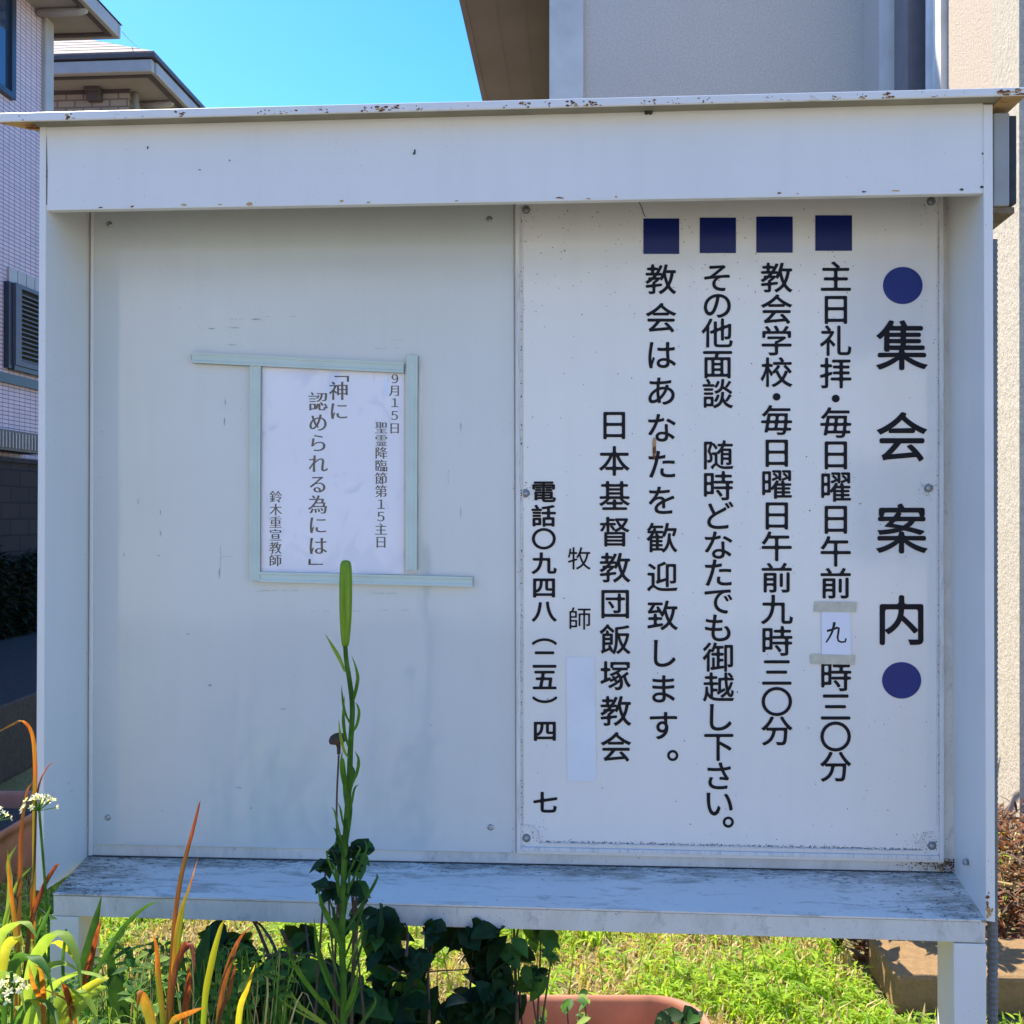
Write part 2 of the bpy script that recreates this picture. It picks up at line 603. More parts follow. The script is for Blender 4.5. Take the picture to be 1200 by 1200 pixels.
# upper window
def on_a(px, py, off=0): return PX(px, py, XA + off)
wy1 = on_a(13, 60).y
z0 = on_a(13, 118).z
win = MB()
wy0 = wy1 - 1.7
z1 = z0 + 1.5
for lo, hi in (((wy0, z0), (wy1, z0 + .07)), ((wy0, z1 - .07), (wy1, z1)), ((wy1 - .09, z0 + .07), (wy1, z1 - .07)), ((wy0, z0 + .07), (wy0 + .08, z1 - .07)),
               ((wy1 - .85, z0 + .07), (wy1 - .79, z1 - .07))):
    win.box((XA - .05, lo[0], lo[1]), (XA + .07, hi[0], hi[1]))
wo = win.build('window', M['darkmetal'], hA)
gl = MB()
gl.box((XA - .03, wy0 + .05, z0 + .05), (XA + .025, wy1 - .06, z1 - .05))
gl.build('pane', M['glass'], wo)
# louvred shutter with its hood of upright tiles
sy0, sy1 = on_a(9, 400).y, on_a(9, 400).y + 1.9
sz0, sz1 = on_a(11, 428).z, on_a(11, 332).z
sh = MB()
for lo, hi in (((sy0, sz0), (sy0 + .13, sz1)), ((sy1 - .1, sz0), (sy1, sz1)), ((sy0 + .13, sz0), (sy1 - .1, sz0 + .07)), ((sy0 + .13, sz1 - .05), (sy1 - .1, sz1))):
    sh.box((XA + .001, lo[0], lo[1]), (XA + .11, hi[0], hi[1]))
n = 15
for k in range(n):
    z = sz0 + .08 + (sz1 - sz0 - .15) * k / n
    hh = (sz1 - sz0 - .15) / n
    sh.hexa([(XA + .10, sy0 + .13, z), (XA + .10, sy1 - .1, z), (XA + .10, sy1 - .1, z + hh * .25), (XA + .10, sy0 + .13, z + hh * .25)],
            [(XA + .03, sy0 + .13, z + hh * .5), (XA + .03, sy1 - .1, z + hh * .5), (XA + .03, sy1 - .1, z + hh * .8), (XA + .03, sy0 + .13, z + hh * .8)])
sh.box((XA + .002, sy0 + .131, sz0 + .071), (XA + .025, sy1 - .101, sz1 - .051), 1)
sh.build('shutter', [plain('dark_grey_louvre', (.10, .095, .115), .5, .1, 9), M['black']], hA)
sh = MB()
sh.box((XA, sy0 - .09, sz0 - .05), (XA + .07, sy0 - .002, sz1))
sh.box((XA, sy0, sz0 - .06), (XA + .09, sy1, sz0 - .002))
sh.build('window_frame', M['darkmetal'], hA)
sh = MB()
for k in range(10):
    yy = sy0 - .02 + k * .2
    sh.box((XA, yy, sz1 + .01), (XA + .03, yy + .185, sz1 + .20))
sh.build('lintel_tiles', M['gutter'], hA)
bz = on_a(20, 446).z
sh = MB()
sh.box((XA, YC - 9, bz - .07), (XA + .06, YC, bz + .05))
sh.build('band_course', M['darkmetal'], hA)
# air conditioner casing low on the wall
az0, az1 = on_a(10, 531).z, on_a(10, 508).z
ay1 = on_a(27, 520).y
ac = MB()
ac.box((XA, ay1 - 1.2, az0), (XA + .32, ay1, az1))
for k in range(14):
    yy = ay1 - 1.1 + k * .07
    ac.box((XA + .32, yy, az0 + .03), (XA + .345, yy + .022, az1 - .03), 1)
ac.build('wall_vent', [M['trimdark'], M['gutter']], hA)
# boundary wall of blocks at the far side of the road
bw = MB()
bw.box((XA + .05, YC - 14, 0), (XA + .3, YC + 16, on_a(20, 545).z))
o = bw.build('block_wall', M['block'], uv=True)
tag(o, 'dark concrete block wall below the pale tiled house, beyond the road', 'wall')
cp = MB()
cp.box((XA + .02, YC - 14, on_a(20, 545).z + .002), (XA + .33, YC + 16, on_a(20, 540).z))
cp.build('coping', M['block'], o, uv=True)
hd = MB()
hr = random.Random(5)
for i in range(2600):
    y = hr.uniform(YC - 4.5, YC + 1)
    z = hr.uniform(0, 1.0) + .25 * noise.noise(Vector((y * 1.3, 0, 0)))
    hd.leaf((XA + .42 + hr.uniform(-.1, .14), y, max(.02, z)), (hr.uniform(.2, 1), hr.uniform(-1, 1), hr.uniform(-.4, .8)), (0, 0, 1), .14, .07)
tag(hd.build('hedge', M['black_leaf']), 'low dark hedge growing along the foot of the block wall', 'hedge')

# second house behind
YB = YC + 3.0
hB = empty('brick_house', (-9.5, YB + 4, 0), 'beige brick house with sunlit tiled roof behind the pale tiled house', 'house')
cb = P(150, 104, YB)
zB = P(150, 102, YB).z
w = MB()
w.box((cb.x - 8, YB, 0), (cb.x, YB + 9, zB))
w.build('wall', M['tile_b'], hB, uv=True)
e0 = P(181, 84, YB - .6)
exB = e0.x
zBs = zB - .04
s_ = MB()
s_.box((cb.x - 8.5, YB - .578, zBs), (exB - .06, YB + 9.6, zBs + .05))
s_.build('soffit', M['soffit_beige'], hB)
s_ = MB()
s_.box((cb.x - 8.5, YB - .70, zBs - .03), (exB, YB - .58, zBs + .17))
s_.box((exB - .06, YB - .579, zBs - .03), (exB + .03, YB + 9.6, zBs + .17))
s_.build('gutter', M['gutter'], hB, bevel=.02)
s_ = MB()
s_.box((cb.x - 8.5, YB - .577, zBs - .04), (exB - .06, YB - .50, zBs + .001))
s_.box((exB - .15, YB - .499, zBs - .04), (exB - .06, YB + 9.6, zBs + .001))
s_.box((cb.x - 8, YB - .03, zBs - .06), (cb.x + .04, YB - .001, zBs))
s_.build('soffit_trim', M['trimdark'], hB)
s_ = MB()
s_.box((cb.x - 8.6, YB - .73, zBs + .19), (exB + .06, YB + 9.7, zBs + .25))
s_.build('roof_edge', M['trimdark'], hB)
rf = MB()
for k in range(9):                  # courses of flat tiles climbing from the eave
    y = YB - .72 + k * .42
    x1 = exB + .04 - k * .42
    z = zBs + .252 + k * .25
    rf.hexa([(cb.x - 8.6, y, z), (x1, y, z), (x1, y, z + .035), (cb.x - 8.6, y, z + .035)],
            [(cb.x - 8.6, y + .46, z + .265), (x1 - .46, y + .46, z + .265), (x1 - .46, y + .46, z + .30), (cb.x - 8.6, y + .46, z + .30)])
    rf.hexa([(x1, y, z), (x1, YB + 9.6 - k * .42, z), (x1, YB + 9.6 - k * .42, z + .035), (x1, y, z + .035)],
            [(x1 - .46, y + .46, z + .265), (x1 - .46, YB + 9.2 - k * .42, z + .265), (x1 - .46, YB + 9.2 - k * .42, z + .30), (x1 - .46, y + .46, z + .30)])
rf.build('roof', plain('roof_tiles', (.21, .15, .125), .8, .35, 7), hB)
v0 = P(101, 101, YB - .12)
v1 = P(117, 117, YB - .12)
s_ = MB()
s_.box((v0.x, YB - .14, v1.z), (v1.x, YB, v0.z))
s_.hexa([(v0.x - .02, YB - .18, v0.z + .02), (v1.x + .02, YB - .18, v0.z + .02), (v1.x + .02, YB - .18, v0.z - .1), (v0.x - .02, YB - .18, v0.z - .1)],
        [(v0.x - .02, YB - .14, v0.z + .06), (v1.x + .02, YB - .14, v0.z + .06), (v1.x + .02, YB - .14, v0.z - .1), (v0.x - .02, YB - .14, v0.z - .1)])
s_.build('vent_hood', M['trimdark'], hB, bevel=.015)
s_ = MB()
px_ = P(155, 104, YB + .1).x
s_.tube([(px_ - .02, YB + .5, zBs - .06), (exB - .28, YB + .5, zBs - .06), (exB - .2, YB + .5, zBs - .04), (exB - .16, YB + .5, zBs + .03)], .06, 12)
s_.tube([(px_ + .05, YB + .12, .1), (px_ + .05, YB + .12, zBs - .02)], .05, 10)
s_.build('downpipe', M['gutter'], hB, smooth=True)

# thin wire in the sky by the near eave
wi = MB()
wi.tube([P(143, 37, YC + .45), P(152, 47, YC + 4), P(168, 61, YC + 9)], .006, 5)
tag(wi.build('overhead_wire', M['whitetrim']), 'thin pale wire slanting through the sky by the eave', 'wire')

# unseen house added across the street; its sunlit front bounces light to the board
oh = empty('added_opposite_house', (-1, -12, 0), 'unseen cream house added across the street to bounce light onto the notice board', 'house')
w = MB()
w.box((-13, -13.5, 0), (11, -11.5, 6.2))
w.build('wall', M['stucco_cream'], oh)
w = MB()
w.hexa([(-13.6, -10.9, 6.21), (11.6, -10.9, 6.21), (11.6, -10.9, 6.4), (-13.6, -10.9, 6.4)], [(-13.6, -14, 7.9), (11.6, -14, 7.9), (11.6, -14, 8.1), (-13.6, -14, 8.1)])
w.build('roof', M['trimdark'], oh)
for wx in (-9.5, 4.5, 8.5):
    for wz in (.9, 3.7):
        w = MB()
        w.box((wx - .8, -11.499, wz), (wx + .8, -11.44, wz + 1.3))
        fo2 = w.build('window', M['darkmetal'], oh)
        w = MB()
        w.box((wx - .72, -11.4395, wz + .08), (wx + .72, -11.43, wz + 1.22))
        w.build('pane', M['glass'], fo2)

# ---------------------------------------------------------------- church building (right, behind)
YW = CAM.y + 6.5
XW = CAM.x + 1.82
xl = P(644, 60, YW).x
ch = empty('stucco_building', (XW, YW + 3, 0), 'grey rough stucco building with brown eave behind the notice board', 'building')
zT = 7.0
w = MB()
w.box((P(684, 60, YW).x, YW, 0), (XW + .2, YW + 6, zT))
w.build('wall', M['stucco'], ch)
w = MB()
w.box((xl, YW - .03, 0), (P(684, 60, YW).x - .001, YW + 6, zT))
w.build('corner_trim', M['whitetrim'], ch)
zsf = 5.45
w = MB()
xs = P(543, 0, YW + 1.0).x
w.box((xs, YW - 1.0 + 1.1, zsf), (xl - .002, YW + 7, zsf + .06))
w.build('soffit', M['soffit'], ch)
w = MB()
w.box((xs - .05, YW + .1, zsf - .01), (xs - .001, YW + 7, zsf + .25))
for xx in (.33, .66):
    x_ = xs + (xl - xs) * xx
    w.box((x_ - .006, YW + .1, zsf - .006), (x_ + .006, YW + 7, zsf - .001))
w.build('eave_board', M['soffit'], ch)
# wing that comes forward, its left face carries the window
yw0 = CAM.y + 4.22
def on_w(px, py=60, off=0): return PX(px, py, XW + off)
ya, yb = on_w(1110).y, on_w(1036).y      # near / far edge of the window
yt = on_w(1165).y
zt0, zt1 = 1.15, zT
w = MB()
w.box((XW, yb, 0), (XW + .18, YW - .001, zT))
w.box((XW, ya, 6.2), (XW + .18, yb - .001, zT))
w.build('wing_wall', M['stucco'], ch)
w = MB()
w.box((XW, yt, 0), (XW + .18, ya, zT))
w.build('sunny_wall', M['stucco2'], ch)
w = MB()
w.box((XW - .008, yw0, 0), (XW + 5, yt - .002, zT))
w.build('wing_corner', M['stuccow'], ch)
w = MB()
w.box((XW, ya, 0), (XW + .16, yb, 1.9))
w.build('wall_below_window', M['stucco2'], ch)
def wy(px): return on_w(px).y
f = MB()
f.box((XW - .03, wy(1048), 1.9), (XW + .09, yb - .001, 6.2))
f.box((XW + .0, wy(1064), 1.9), (XW + .10, wy(1048) - .001, 6.2), 1)
f.box((XW - .03, ya + .001, 1.9), (XW + .09, wy(1103), 6.2))
f.box((XW - .02, wy(1103) + .001, 1.9), (XW + .08, wy(1064) - .001, 1.97))
wo = f.build('window', [M['whitetrim'], M['greymetal']], ch)
f = MB()
rows = []
c0_, c1_ = wy(1103), wy(1073)
for k in range(40):
    y = c0_ + (c1_ - c0_) * k / 39
    dx = .05 + .02 * math.sin(k * .55) + .006 * math.sin(k * 1.4)
    rows.append([(XW + dx, y + .02, 1.95), (XW + dx * .95, y, 4.0), (XW + dx, y - .01, 6.2)])
f.grid(rows)
f.build('curtain', M['curtain'], wo, smooth=True)
f = MB()
f.box((XW + .2, ya - .2, 1.7), (XW + .22, YW + 3, 6.4))
f.build('dark_interior', M['black'], wo)
f = MB()
f.box((XW + .3, ya - .3, 0), (XW + 5, YW + 6, zT))
f.build('wing_body', M['stucco'], ch)

# ---------------------------------------------------------------- garden bits behind the board
kb = PZ(1050, 1190, 0)
kx, ky = kb.x, kb.y
cbk = MB()
hz = .115
dxk = PZ(1017, 1138, 0)
vx, vy = dxk.x - kx, dxk.y - ky
cbk.hexa([(kx, ky, .001), (kx + 1.5, ky + .05, .001), (kx + 1.5, ky + .05, hz), (kx, ky, hz)],
         [(kx + vx, ky + vy, .001), (kx + 1.5 + vx, ky + vy + .05, .001), (kx + 1.5 + vx, ky + vy + .05, hz), (kx + vx, ky + vy, hz)])
tag(cbk.build('concrete_block', M['concrete'], bevel=.012), 'low brown concrete step lying in the grass behind the right leg', 'step')


def planter(name, corner_a, corner_b, depth, h, label, soil_drop=.03, flip=1, rr=.07):
    """long rounded trough between two points on its near rim (world xy), rim height h"""
    a, b = Vector(corner_a), Vector(corner_b)
    d = (b - a)
    L = d.length
    d.normalize()
    nrm = Vector((-d.y, d.x)) * flip
    mid = a + d * L / 2 + nrm * depth / 2
    root = empty(name, (mid.x, mid.y, 0), label, 'planter', 'terracotta coloured planters')

    def ring(ins, z, rr=rr, n=8):
        hx, hy = L / 2 - ins, depth / 2 - ins
        r = max(.01, rr - ins)
        out = []
        for cx, cy, a0 in ((hx - r, hy - r, 0), (-hx + r, hy - r, 90), (-hx + r, -hy + r, 180), (hx - r, -hy + r, 270)):
            for k in range(n + 1):
                an = R(a0 + 90 * k / n)
                lx, ly = cx + r * math.cos(an), cy + r * math.sin(an)
                q = mid + d * lx + nrm * ly
                out.append((q.x, q.y, z))
        return out
    m = MB()
    m.grid([ring(.035, .002), ring(.02, h * .7), ring(.018, h - .035), ring(.004, h - .033), ring(0, h - .004), ring(.004, h), ring(.012, h - .001), ring(.018, h - .015), ring(.04, h * .3)], closed=True)
    m.build('tub', M['terra'], root, smooth=True)
    s = MB()
    rows = [ring(.03, h - soil_drop), ring(.08, h - soil_drop + .012), ring(depth * .32, h - soil_drop + .02, .1)]
    s.grid(rows, closed=True)
    s.face(rows[-1])
    s.build('soil', M['soil'], root, smooth=True)
    return root


hp = .23
A1, A2 = PZ(560, 1165, hp), PZ(830, 1165, hp)
p1 = planter('planter', (A1.x, A1.y - .30), (A2.x, A2.y - .30), .30, hp, 'terracotta planter trough on the ground at the bottom, below the sign', .12, rr=.13)
B1, B2 = PZ(0, 976, .24), PZ(41, 952, .24)
dv = (B2 - B1)
B0 = B1 - dv * 3
B3 = B1 + dv * 2.2
p2 = planter('planter', (B0.x, B0.y), (B3.x, B3.y), .44, .24, 'terracotta planter trough beside the board at the left edge', .07)
# low dark kerb wall between garden and road
k1, k2 = PZ(0, 828, .42), PZ(42, 812, .42)
kd = (k2 - k1) * 6
lw_ = MB()
lw_.hexa([(k1.x - kd.x, k1.y - kd.y, 0), (k1.x + kd.x, k1.y + kd.y, 0), (k1.x + kd.x, k1.y + kd.y, .42), (k1.x - kd.x, k1.y - kd.y, .42)],
         [(k1.x - kd.x - .05, k1.y - kd.y + .35, 0), (k1.x + kd.x - .05, k1.y + kd.y + .35, 0), (k1.x + kd.x - .05, k1.y + kd.y + .35, .42), (k1.x - kd.x - .05, k1.y - kd.y + .35, .42)])
tag(lw_.build('stone_kerb', M['curb'], bevel=.02), 'low dark stone kerb wall behind the planter at the left edge', 'wall')

# lawn: weeds and straw, one uncountable mass
gr = MB()
gd = random.Random(3)
def blade(mb, x, y, h, wd, m, lean=.5):
    an = gd.uniform(0, 6.283)
    l = gd.uniform(.1, lean) * h
    dx, dy = math.cos(an) * l, math.sin(an) * l
    sx, sy = -math.sin(an) * wd, math.cos(an) * wd
    b0 = Vector((x, y, 0))
    b1 = Vector((x + dx * .35, y + dy * .35, h * .6))
    b2 = Vector((x + dx, y + dy, h * gd.uniform(.75, 1)))
    s = Vector((sx, sy, 0))
    mb.face([b0 - s * .7, b0 + s * .7, b1 + s, b1 - s], m)
    mb.face([b1 - s, b1 + s, b2], m)
def lawn_at(x, y, tall):
    nz = noise.noise(Vector((x * 1.4, y * 1.4, 0)))
    n2 = noise.noise(Vector((x * 3.1, y * 3.1, 7)))
    r = gd.random()
    if nz + .7 * n2 > -.06 and r < .80:
        m = 2; h = gd.uniform(.01, .05)
    else:
        m = 0 if gd.random() < .62 else 1
        h = gd.uniform(.02, .06) * (1.25 - .8 * nz) * tall
    if gd.random() < .25: m = 2
    blade(gr, x, y, h, gd.uniform(.0018, .0045), m, .9)
    if m < 2 and gd.random() < .35:
        for _ in range(3):
            an = gd.uniform(0, 6.28)
            gr.leaf((x, y, h * gd.uniform(.4, .95)), (math.cos(an), math.sin(an), gd.uniform(.1, .7)), (0, 0, 1), gd.uniform(.015, .04), gd.uniform(.005, .012), m)
for i in range(30000):
    y = gd.uniform(.7, 2.0)
    hw = (y + 1.95) * .56
    x = CAM.x - .0667 * (y + 1.9) + gd.uniform(-hw, hw)
    if x > kx - .03 and y > ky - .10: continue
    lawn_at(x, y, 1.0)
for i in range(120):      # taller weeds with willowy leaves
    y = gd.uniform(.9, 2.3)
    hw = (y + 1.95) * .5
    x = CAM.x - .06 * (y + 1.9) + gd.uniform(-hw * .5, hw * .95)
    if x > kx - .06 and ky - .10 < y < ky + .45: continue
    h = gd.uniform(.10, .24)
    lx, ly = gd.uniform(-.06, .06), gd.uniform(-.04, .04)
    gr.tube([(x, y, 0), (x + lx * .5, y + ly, h * .55), (x + lx, y + ly, h)], [.002, .0016, .001], 4, 1)
    for k in range(gd.randint(7, 12)):
        t = gd.uniform(.25, 1)
        an = gd.uniform(0, 6.28)
        gr.leaf((x + lx * t, y + ly * t, h * t), (math.cos(an), math.sin(an), gd.uniform(.1, .8)), (0, 0, 1), gd.uniform(.035, .075), gd.uniform(.008, .014), 0 if gd.random() < .75 else 1, .4)
tag(gr.build('lawn_grass', [M['g_lime'], M['g_green'], M['g_straw']]), 'sunlit yellow green weeds and straw behind the board', 'grass', kind='stuff')

# dead leaves heaped at the foot of the building
dl = MB()
for i in range(5200):
    y = gd.uniform(1.40, 2.6)
    x = gd.uniform(1.05, 2.3)
    hmax = .02 + .30 * max(0, 1 - ((y - 2.1) / .6) ** 2)
    z = gd.uniform(0, hmax)
    dl.leaf((x, y, z), (gd.uniform(-1, 1), gd.uniform(-1, 1), gd.uniform(-.3, .9)), (gd.uniform(-.4, .4), gd.uniform(-.4, .4), 1), gd.uniform(.03, .08), gd.uniform(.008, .02), gd.randint(0, 1) * gd.randint(0, 1), .3)
for i in range(70):
    y = gd.uniform(1.6, 2.5)
    x = gd.uniform(1.1, 2.2)
    dl.tube([(x, y, gd.uniform(0, .1)), (x + gd.uniform(-.2, .2), y + gd.uniform(-.2, .2), gd.uniform(.1, .3)), (x + gd.uniform(-.4, .4), y + gd.uniform(-.3, .3), gd.uniform(.02, .25))], .004, 4, 2)
tag(dl.build('dead_leaves', [M['dead_leaf'], M['stem_brown'], M['g_straw']]), 'heap of dry red brown leaves at the foot of the sunlit wall', 'dead leaves', kind='stuff')
# strap-leaved plant that throws the slanting shadows on the sunny wall
sp = empty('spiky_plant', (1.42, 3.1, 0), 'spiky leaved plant growing close to the sunlit wall behind the board', 'plant')
q = MB()
for i in range(16):
    an = gd.uniform(0, 6.28)
    l = gd.uniform(.25, .55)
    h = gd.uniform(.6, 1.25)
    c = Vector((1.38, 3.15, 0))
    dd = Vector((math.cos(an), math.sin(an), 0)) * l
    pts = [c + dd * t * t + Vector((0, 0, h * (1 - (1 - t) ** 2))) for t in (0, .3, .6, .85, 1)]
    q.ribbon(pts, [.03, .04, .035, .02, .003], (-dd.y, dd.x, 0))
q.build('foliage', M['deep_strap'], sp)

# ---------------------------------------------------------------- the notice board
nb = empty('notice_board', (0, .08, 0), 'large white painted steel notice board with navy Japanese lettering, standing on two legs', 'notice board')
V = Vector
# back sheet
xL0, xL1 = P(106, 600, D).x, P(1113, 600, D).x
ztop = P(600, 150, 0).z
zbotL, zbotR = P(104, 1003, D), P(1118, 1022, D)
m = MB()
m.hexa([P(103, 1012, D), P(1119, 1031, D), P(1109, 150, D), P(107, 170, D)],
       [p + V((0, .02, 0)) for p in (P(103, 1012, D), P(1119, 1031, D), P(1109, 150, D), P(107, 170, D))])
m.build('back_sheet', M['batten'], nb)
# left display panel, a separate sheet proud of the back
m = MB()
m.plate([(108.5, 989.5), (604.5, 999.5), (601.5, 170), (110.5, 175)], D - .004, .0035)
lp = m.build('display_panel', M['panel'], nb, bevel=.0008)
# corner bead of paint along the left
m = MB()
m.plate([(103.5, 1003), (108, 1003), (110, 190), (106, 190)], D - .006, .0055)
m.build('corner_bead', M['fascia'], nb, bevel=.002)
# sides
def side(fo, fi, bi, name):
    """front outer/inner (top,bottom px) on Y=0 and back inner (top,bottom px) on Y=D"""
    fot, fob = P(*fo[0], 0), P(*fo[1], 0)
    fit, fib = P(*fi[0], 0), P(*fi[1], 0)
    bt, bb = P(*bi[0], D), P(*bi[1], D)
    sgn = -1 if bt.x < 0 else 1
    bt = V((bt.x, D + .02, fit.z))
    bb = V((bb.x, D + .02, fib.z))
    th = V((sgn * .019, 0, 0))
    mm = MB()
    mm.hexa([fot, fit, fib, fob], [bt + th, bt, bb, bb + th])
    mm.build(name, M['frame'], nb, bevel=.0015)
side(((46.3, 146), (41.5, 1043.5)), ((54, 146), (51, 1045)), ((106.6, 165), (103.5, 1003)), 'side_panel')
side(((1163.5, 122), (1166.5, 1081)), ((1152.5, 122), (1155.5, 1079.5)), ((1108, 180), (1118, 1022)), 'side_panel')
# fascia
m = MB()
m.plate([(54.3, 246.5), (1152.3, 226.5), (1152.3, 118), (54.3, 140)], .002, .016)
fo_ = m.build('fascia', M['fascia'], nb, bevel=.0012)
# rust along the fascia's lower edge
m = MB()
fr = random.Random(8)
def spot(mb, cx, cy, Y, rx_, ry_, n=9):
    pts = []
    for k in range(n):
        a_ = 2 * math.pi * k / n
        rr_ = fr.uniform(.55, 1.15)
        pts.append(P(cx + math.cos(a_) * rx_ * rr_, cy + math.sin(a_) * ry_ * rr_, Y))
    mb.face(pts)
for cx, w_, h_ in ((75, 3, 1.5), (118, 4, 1.2), (140, 7, 1.3), (155, 3, 2), (192, 5, 3), (216, 5, 2), (258, 4, 1), (292, 6, 3), (319, 3, 2), (400, 4, 2.5), (432, 4, 1.5),
                   (450, 3, 1.2), (500, 3, 1.3), (535, 4, 1.2), (618, 5, 1.5), (655, 8, 1.6), (690, 4, 1.3), (722, 3, 2), (913, 4, 2), (935, 3, 1), (985, 5, 1.2), (1013, 4, 1.5), (1050, 7, 1.2), (1126, 4, 2)):
    if fr.random() < .4: continue
    w_, h_ = w_ * .75, h_ * .75
    y0_ = 246.5 - (cx - 54) * 20 / 1098
    spot(m, cx, y0_ - h_ - 1 - fr.uniform(0, 3), .0013, w_, h_)
m.build('rust_spots', M['rustpaint'], fo_)
m = MB()
for cx, cy, a_, b_ in ((486, 178, 1.2, 3.2), (484.5, 180, .9, 2), (234, 199, 2, .8), (269, 188, 1, 1), (173, 173, 1, 2), (1152, 180, 1.8, 2), (1153, 190, 1, 1.4), (1151, 219, 2.5, 1.8), (1127, 222, 3, 2)):
    spot(m, cx, cy, .0012, a_, b_)
m.face([P(x, y, .0012) for x, y in ((53.5, 160), (54.5, 160), (55.5, 200), (55, 240), (54.2, 240), (54, 200))])
m.face([P(x, y, .0012) for x, y in ((1154.6, 128), (1155.6, 128), (1154.6, 165), (1153.8, 165))])
m.build('fly_specks', M['grime'], fo_)
# roof with folded lip
YR = -.034
zl = lambda x, y: P(x, y, YR)
tl, tr_ = zl(-6, 132.5), zl(1204, 101.8)
bl, br = zl(-6, 142.8), zl(1204, 111.3)
m = MB()
m.hexa([bl, br, tr_, tl], [p + V((0, .006, 0)) for p in (bl, br, tr_, tl)])
m_lip = m.build('roof_lip', M['roof'], nb, bevel=.002, seg=3)
m = MB()
k44 = P(44, 157, .03)
xbl = k44.x
zb = lambda p: p.z + .0015
lip_o = m_lip
m = MB()
lr_ = random.Random(41)
for cx, sp_, n_, k_ in ((80, 6, 9, 1.5), (212, 6, 8, 1.4), (312, 10, 7, 1), (342, 8, 8, 1.1), (381, 5, 6, 1), (428, 6, 6, 1.1), (446, 9, 18, 1.7), (464, 6, 9, 1.3), (491, 4, 5, 1.1), (592, 6, 4, .8), (615, 7, 12, 1.4),
                        (643, 5, 6, 1), (672, 9, 14, 1.5), (695, 7, 16, 1.7), (765, 8, 9, 1.2), (790, 9, 6, .9), (825, 10, 7, 1), (917, 8, 5, .9), (978, 7, 9, 1.1), (1008, 6, 7, 1.2), (1039, 6, 12, 1.7),
                        (1182, 8, 22, 2), (1196, 6, 18, 2), (25, 10, 5, .7), (140, 20, 5, .7), (540, 25, 7, .7), (880, 30, 7, .7), (1100, 35, 8, .7)):
    for i in range(n_):
        x_ = cx + lr_.gauss(0, sp_ * .6)
        yt_, yb_ = 132.5 - (x_ + 6) * .02537, 142.8 - (x_ + 6) * .02603
        y_ = min(yb_ - 1, max(yt_ + 2, yt_ + (yb_ - yt_) * lr_.uniform(.3, 1)))
        pp = []
        r1, r2 = k_ * lr_.uniform(.5, 1.9), k_ * lr_.uniform(.4, 1.1)
        for k in range(7):
            pp.append(P(x_ + math.cos(.9 * k) * r1 * lr_.uniform(.5, 1.2), min(yb_ - .2, y_ + math.sin(.9 * k) * r2 * lr_.uniform(.5, 1.2)), YR - .0004 - .00001 * i))
        m.face(pp, lr_.choice((0, 0, 1)))
m.build('rust_spots', [M['rustdark'], M['rustpaint']], lip_o)
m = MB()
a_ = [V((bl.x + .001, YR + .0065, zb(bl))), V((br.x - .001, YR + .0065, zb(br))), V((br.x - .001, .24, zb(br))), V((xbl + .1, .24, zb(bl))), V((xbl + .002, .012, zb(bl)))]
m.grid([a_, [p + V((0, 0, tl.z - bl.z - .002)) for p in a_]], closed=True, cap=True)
m.build('roof', M['shade_olive'], nb)  # underside coloured dark to deepen the shade below it
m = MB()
m.plate([(56, 243.5), (1150.5, 224), (1150.5, 120), (56, 142)], .0183, .0015)  # added dark sheet behind the fascia, there to deepen the shade inside
m.build('fascia_shade_sheet', M['shade_olive'], nb)
m = MB()
u_ = [V((bl.x + .001, YR + .007, bl.z)), V((P(45, 157, 0).x - .0, YR + .007, bl.z)), V((P(45, 157, 0).x, .012, bl.z)), V((xbl + .002, .012, bl.z))]
m.grid([u_, [p + V((0, 0, .0012)) for p in u_]], closed=True, cap=True)
u_ = [V((P(1167, 120, 0).x, YR + .007, br.z)), V((br.x - .001, YR + .007, br.z)), V((br.x - .001, .2, br.z)), V((P(1167, 120, 0).x, .2, br.z))]
m.grid([u_, [p + V((0, 0, .0012)) for p in u_]], closed=True, cap=True)
m.build('rusty_soffit_end', M['rustpaint'], nb)
# wasp-hole pair under the lip
m = MB()
for dx in (-2.2, 2.2):
    c = P(760 + dx, 131.5, .0)
    m.tube([c + V((0, .004, 0)), c + V((0, -.004, 0))], [.0042, .0042], 10)
m.build('wiring_hole', M['grime'], nb)
# shelf
fl, fr_ = P(62, 1047, 0), P(1155.5, 1078.5, 0)
bl2, br2 = P(103, 1003, D), P(1118.5, 1022.5, D)
m = MB()
dn = V((0, 0, -.003))
m.hexa([fl, fr_, fr_ + dn, fl + dn], [bl2, br2, br2 + dn, bl2 + dn])
sf = m.build('shelf', M['shelf'], nb)
m = MB()
a_ = [P(62.5, 1049.5, .002), P(1155, 1080.8, .002), P(1155, 1105, .002), P(62.5, 1073, .002)]
m.hexa(a_, [p + V((0, .012, 0)) for p in a_])
m.build('shelf_apron', M['batten'], nb, bevel=.0012)
# dark joint where shelf meets the back
m = MB()
m.plate([(104, 1005), (1117, 1024.5), (1117, 1022.2), (104, 1002.4)], D - .003, .0025)
m.build('joint_grime', M['grime'], nb)
# legs: channel, open at the back
def leg(x0, x1, sgn):
    a = P(x0, 1100, .0025)
    b = P(x1, 1100, .0025)
    ztop_ = min(P(x0, 1073 if sgn < 0 else 1105, .0025).z, a.z + .3)
    mm = MB()
    mm.box((a.x, .0025, .0), (b.x, .014, ztop_ - .0008))
    if sgn < 0: mm.box((b.x - .010, .0142, 0), (b.x - .0006, .082, ztop_ - .002))
    else: mm.box((a.x + .0006, .0142, 0), (a.x + .010, .082, ztop_ - .002))
    mm.box((a.x + .001, .0825, 0), (b.x - .001, .09, ztop_ - .003))
    return mm.build('leg', M['frame'], nb, bevel=.0012)
leg(58.5, 92, -1)
leg(1118, 1156, 1)
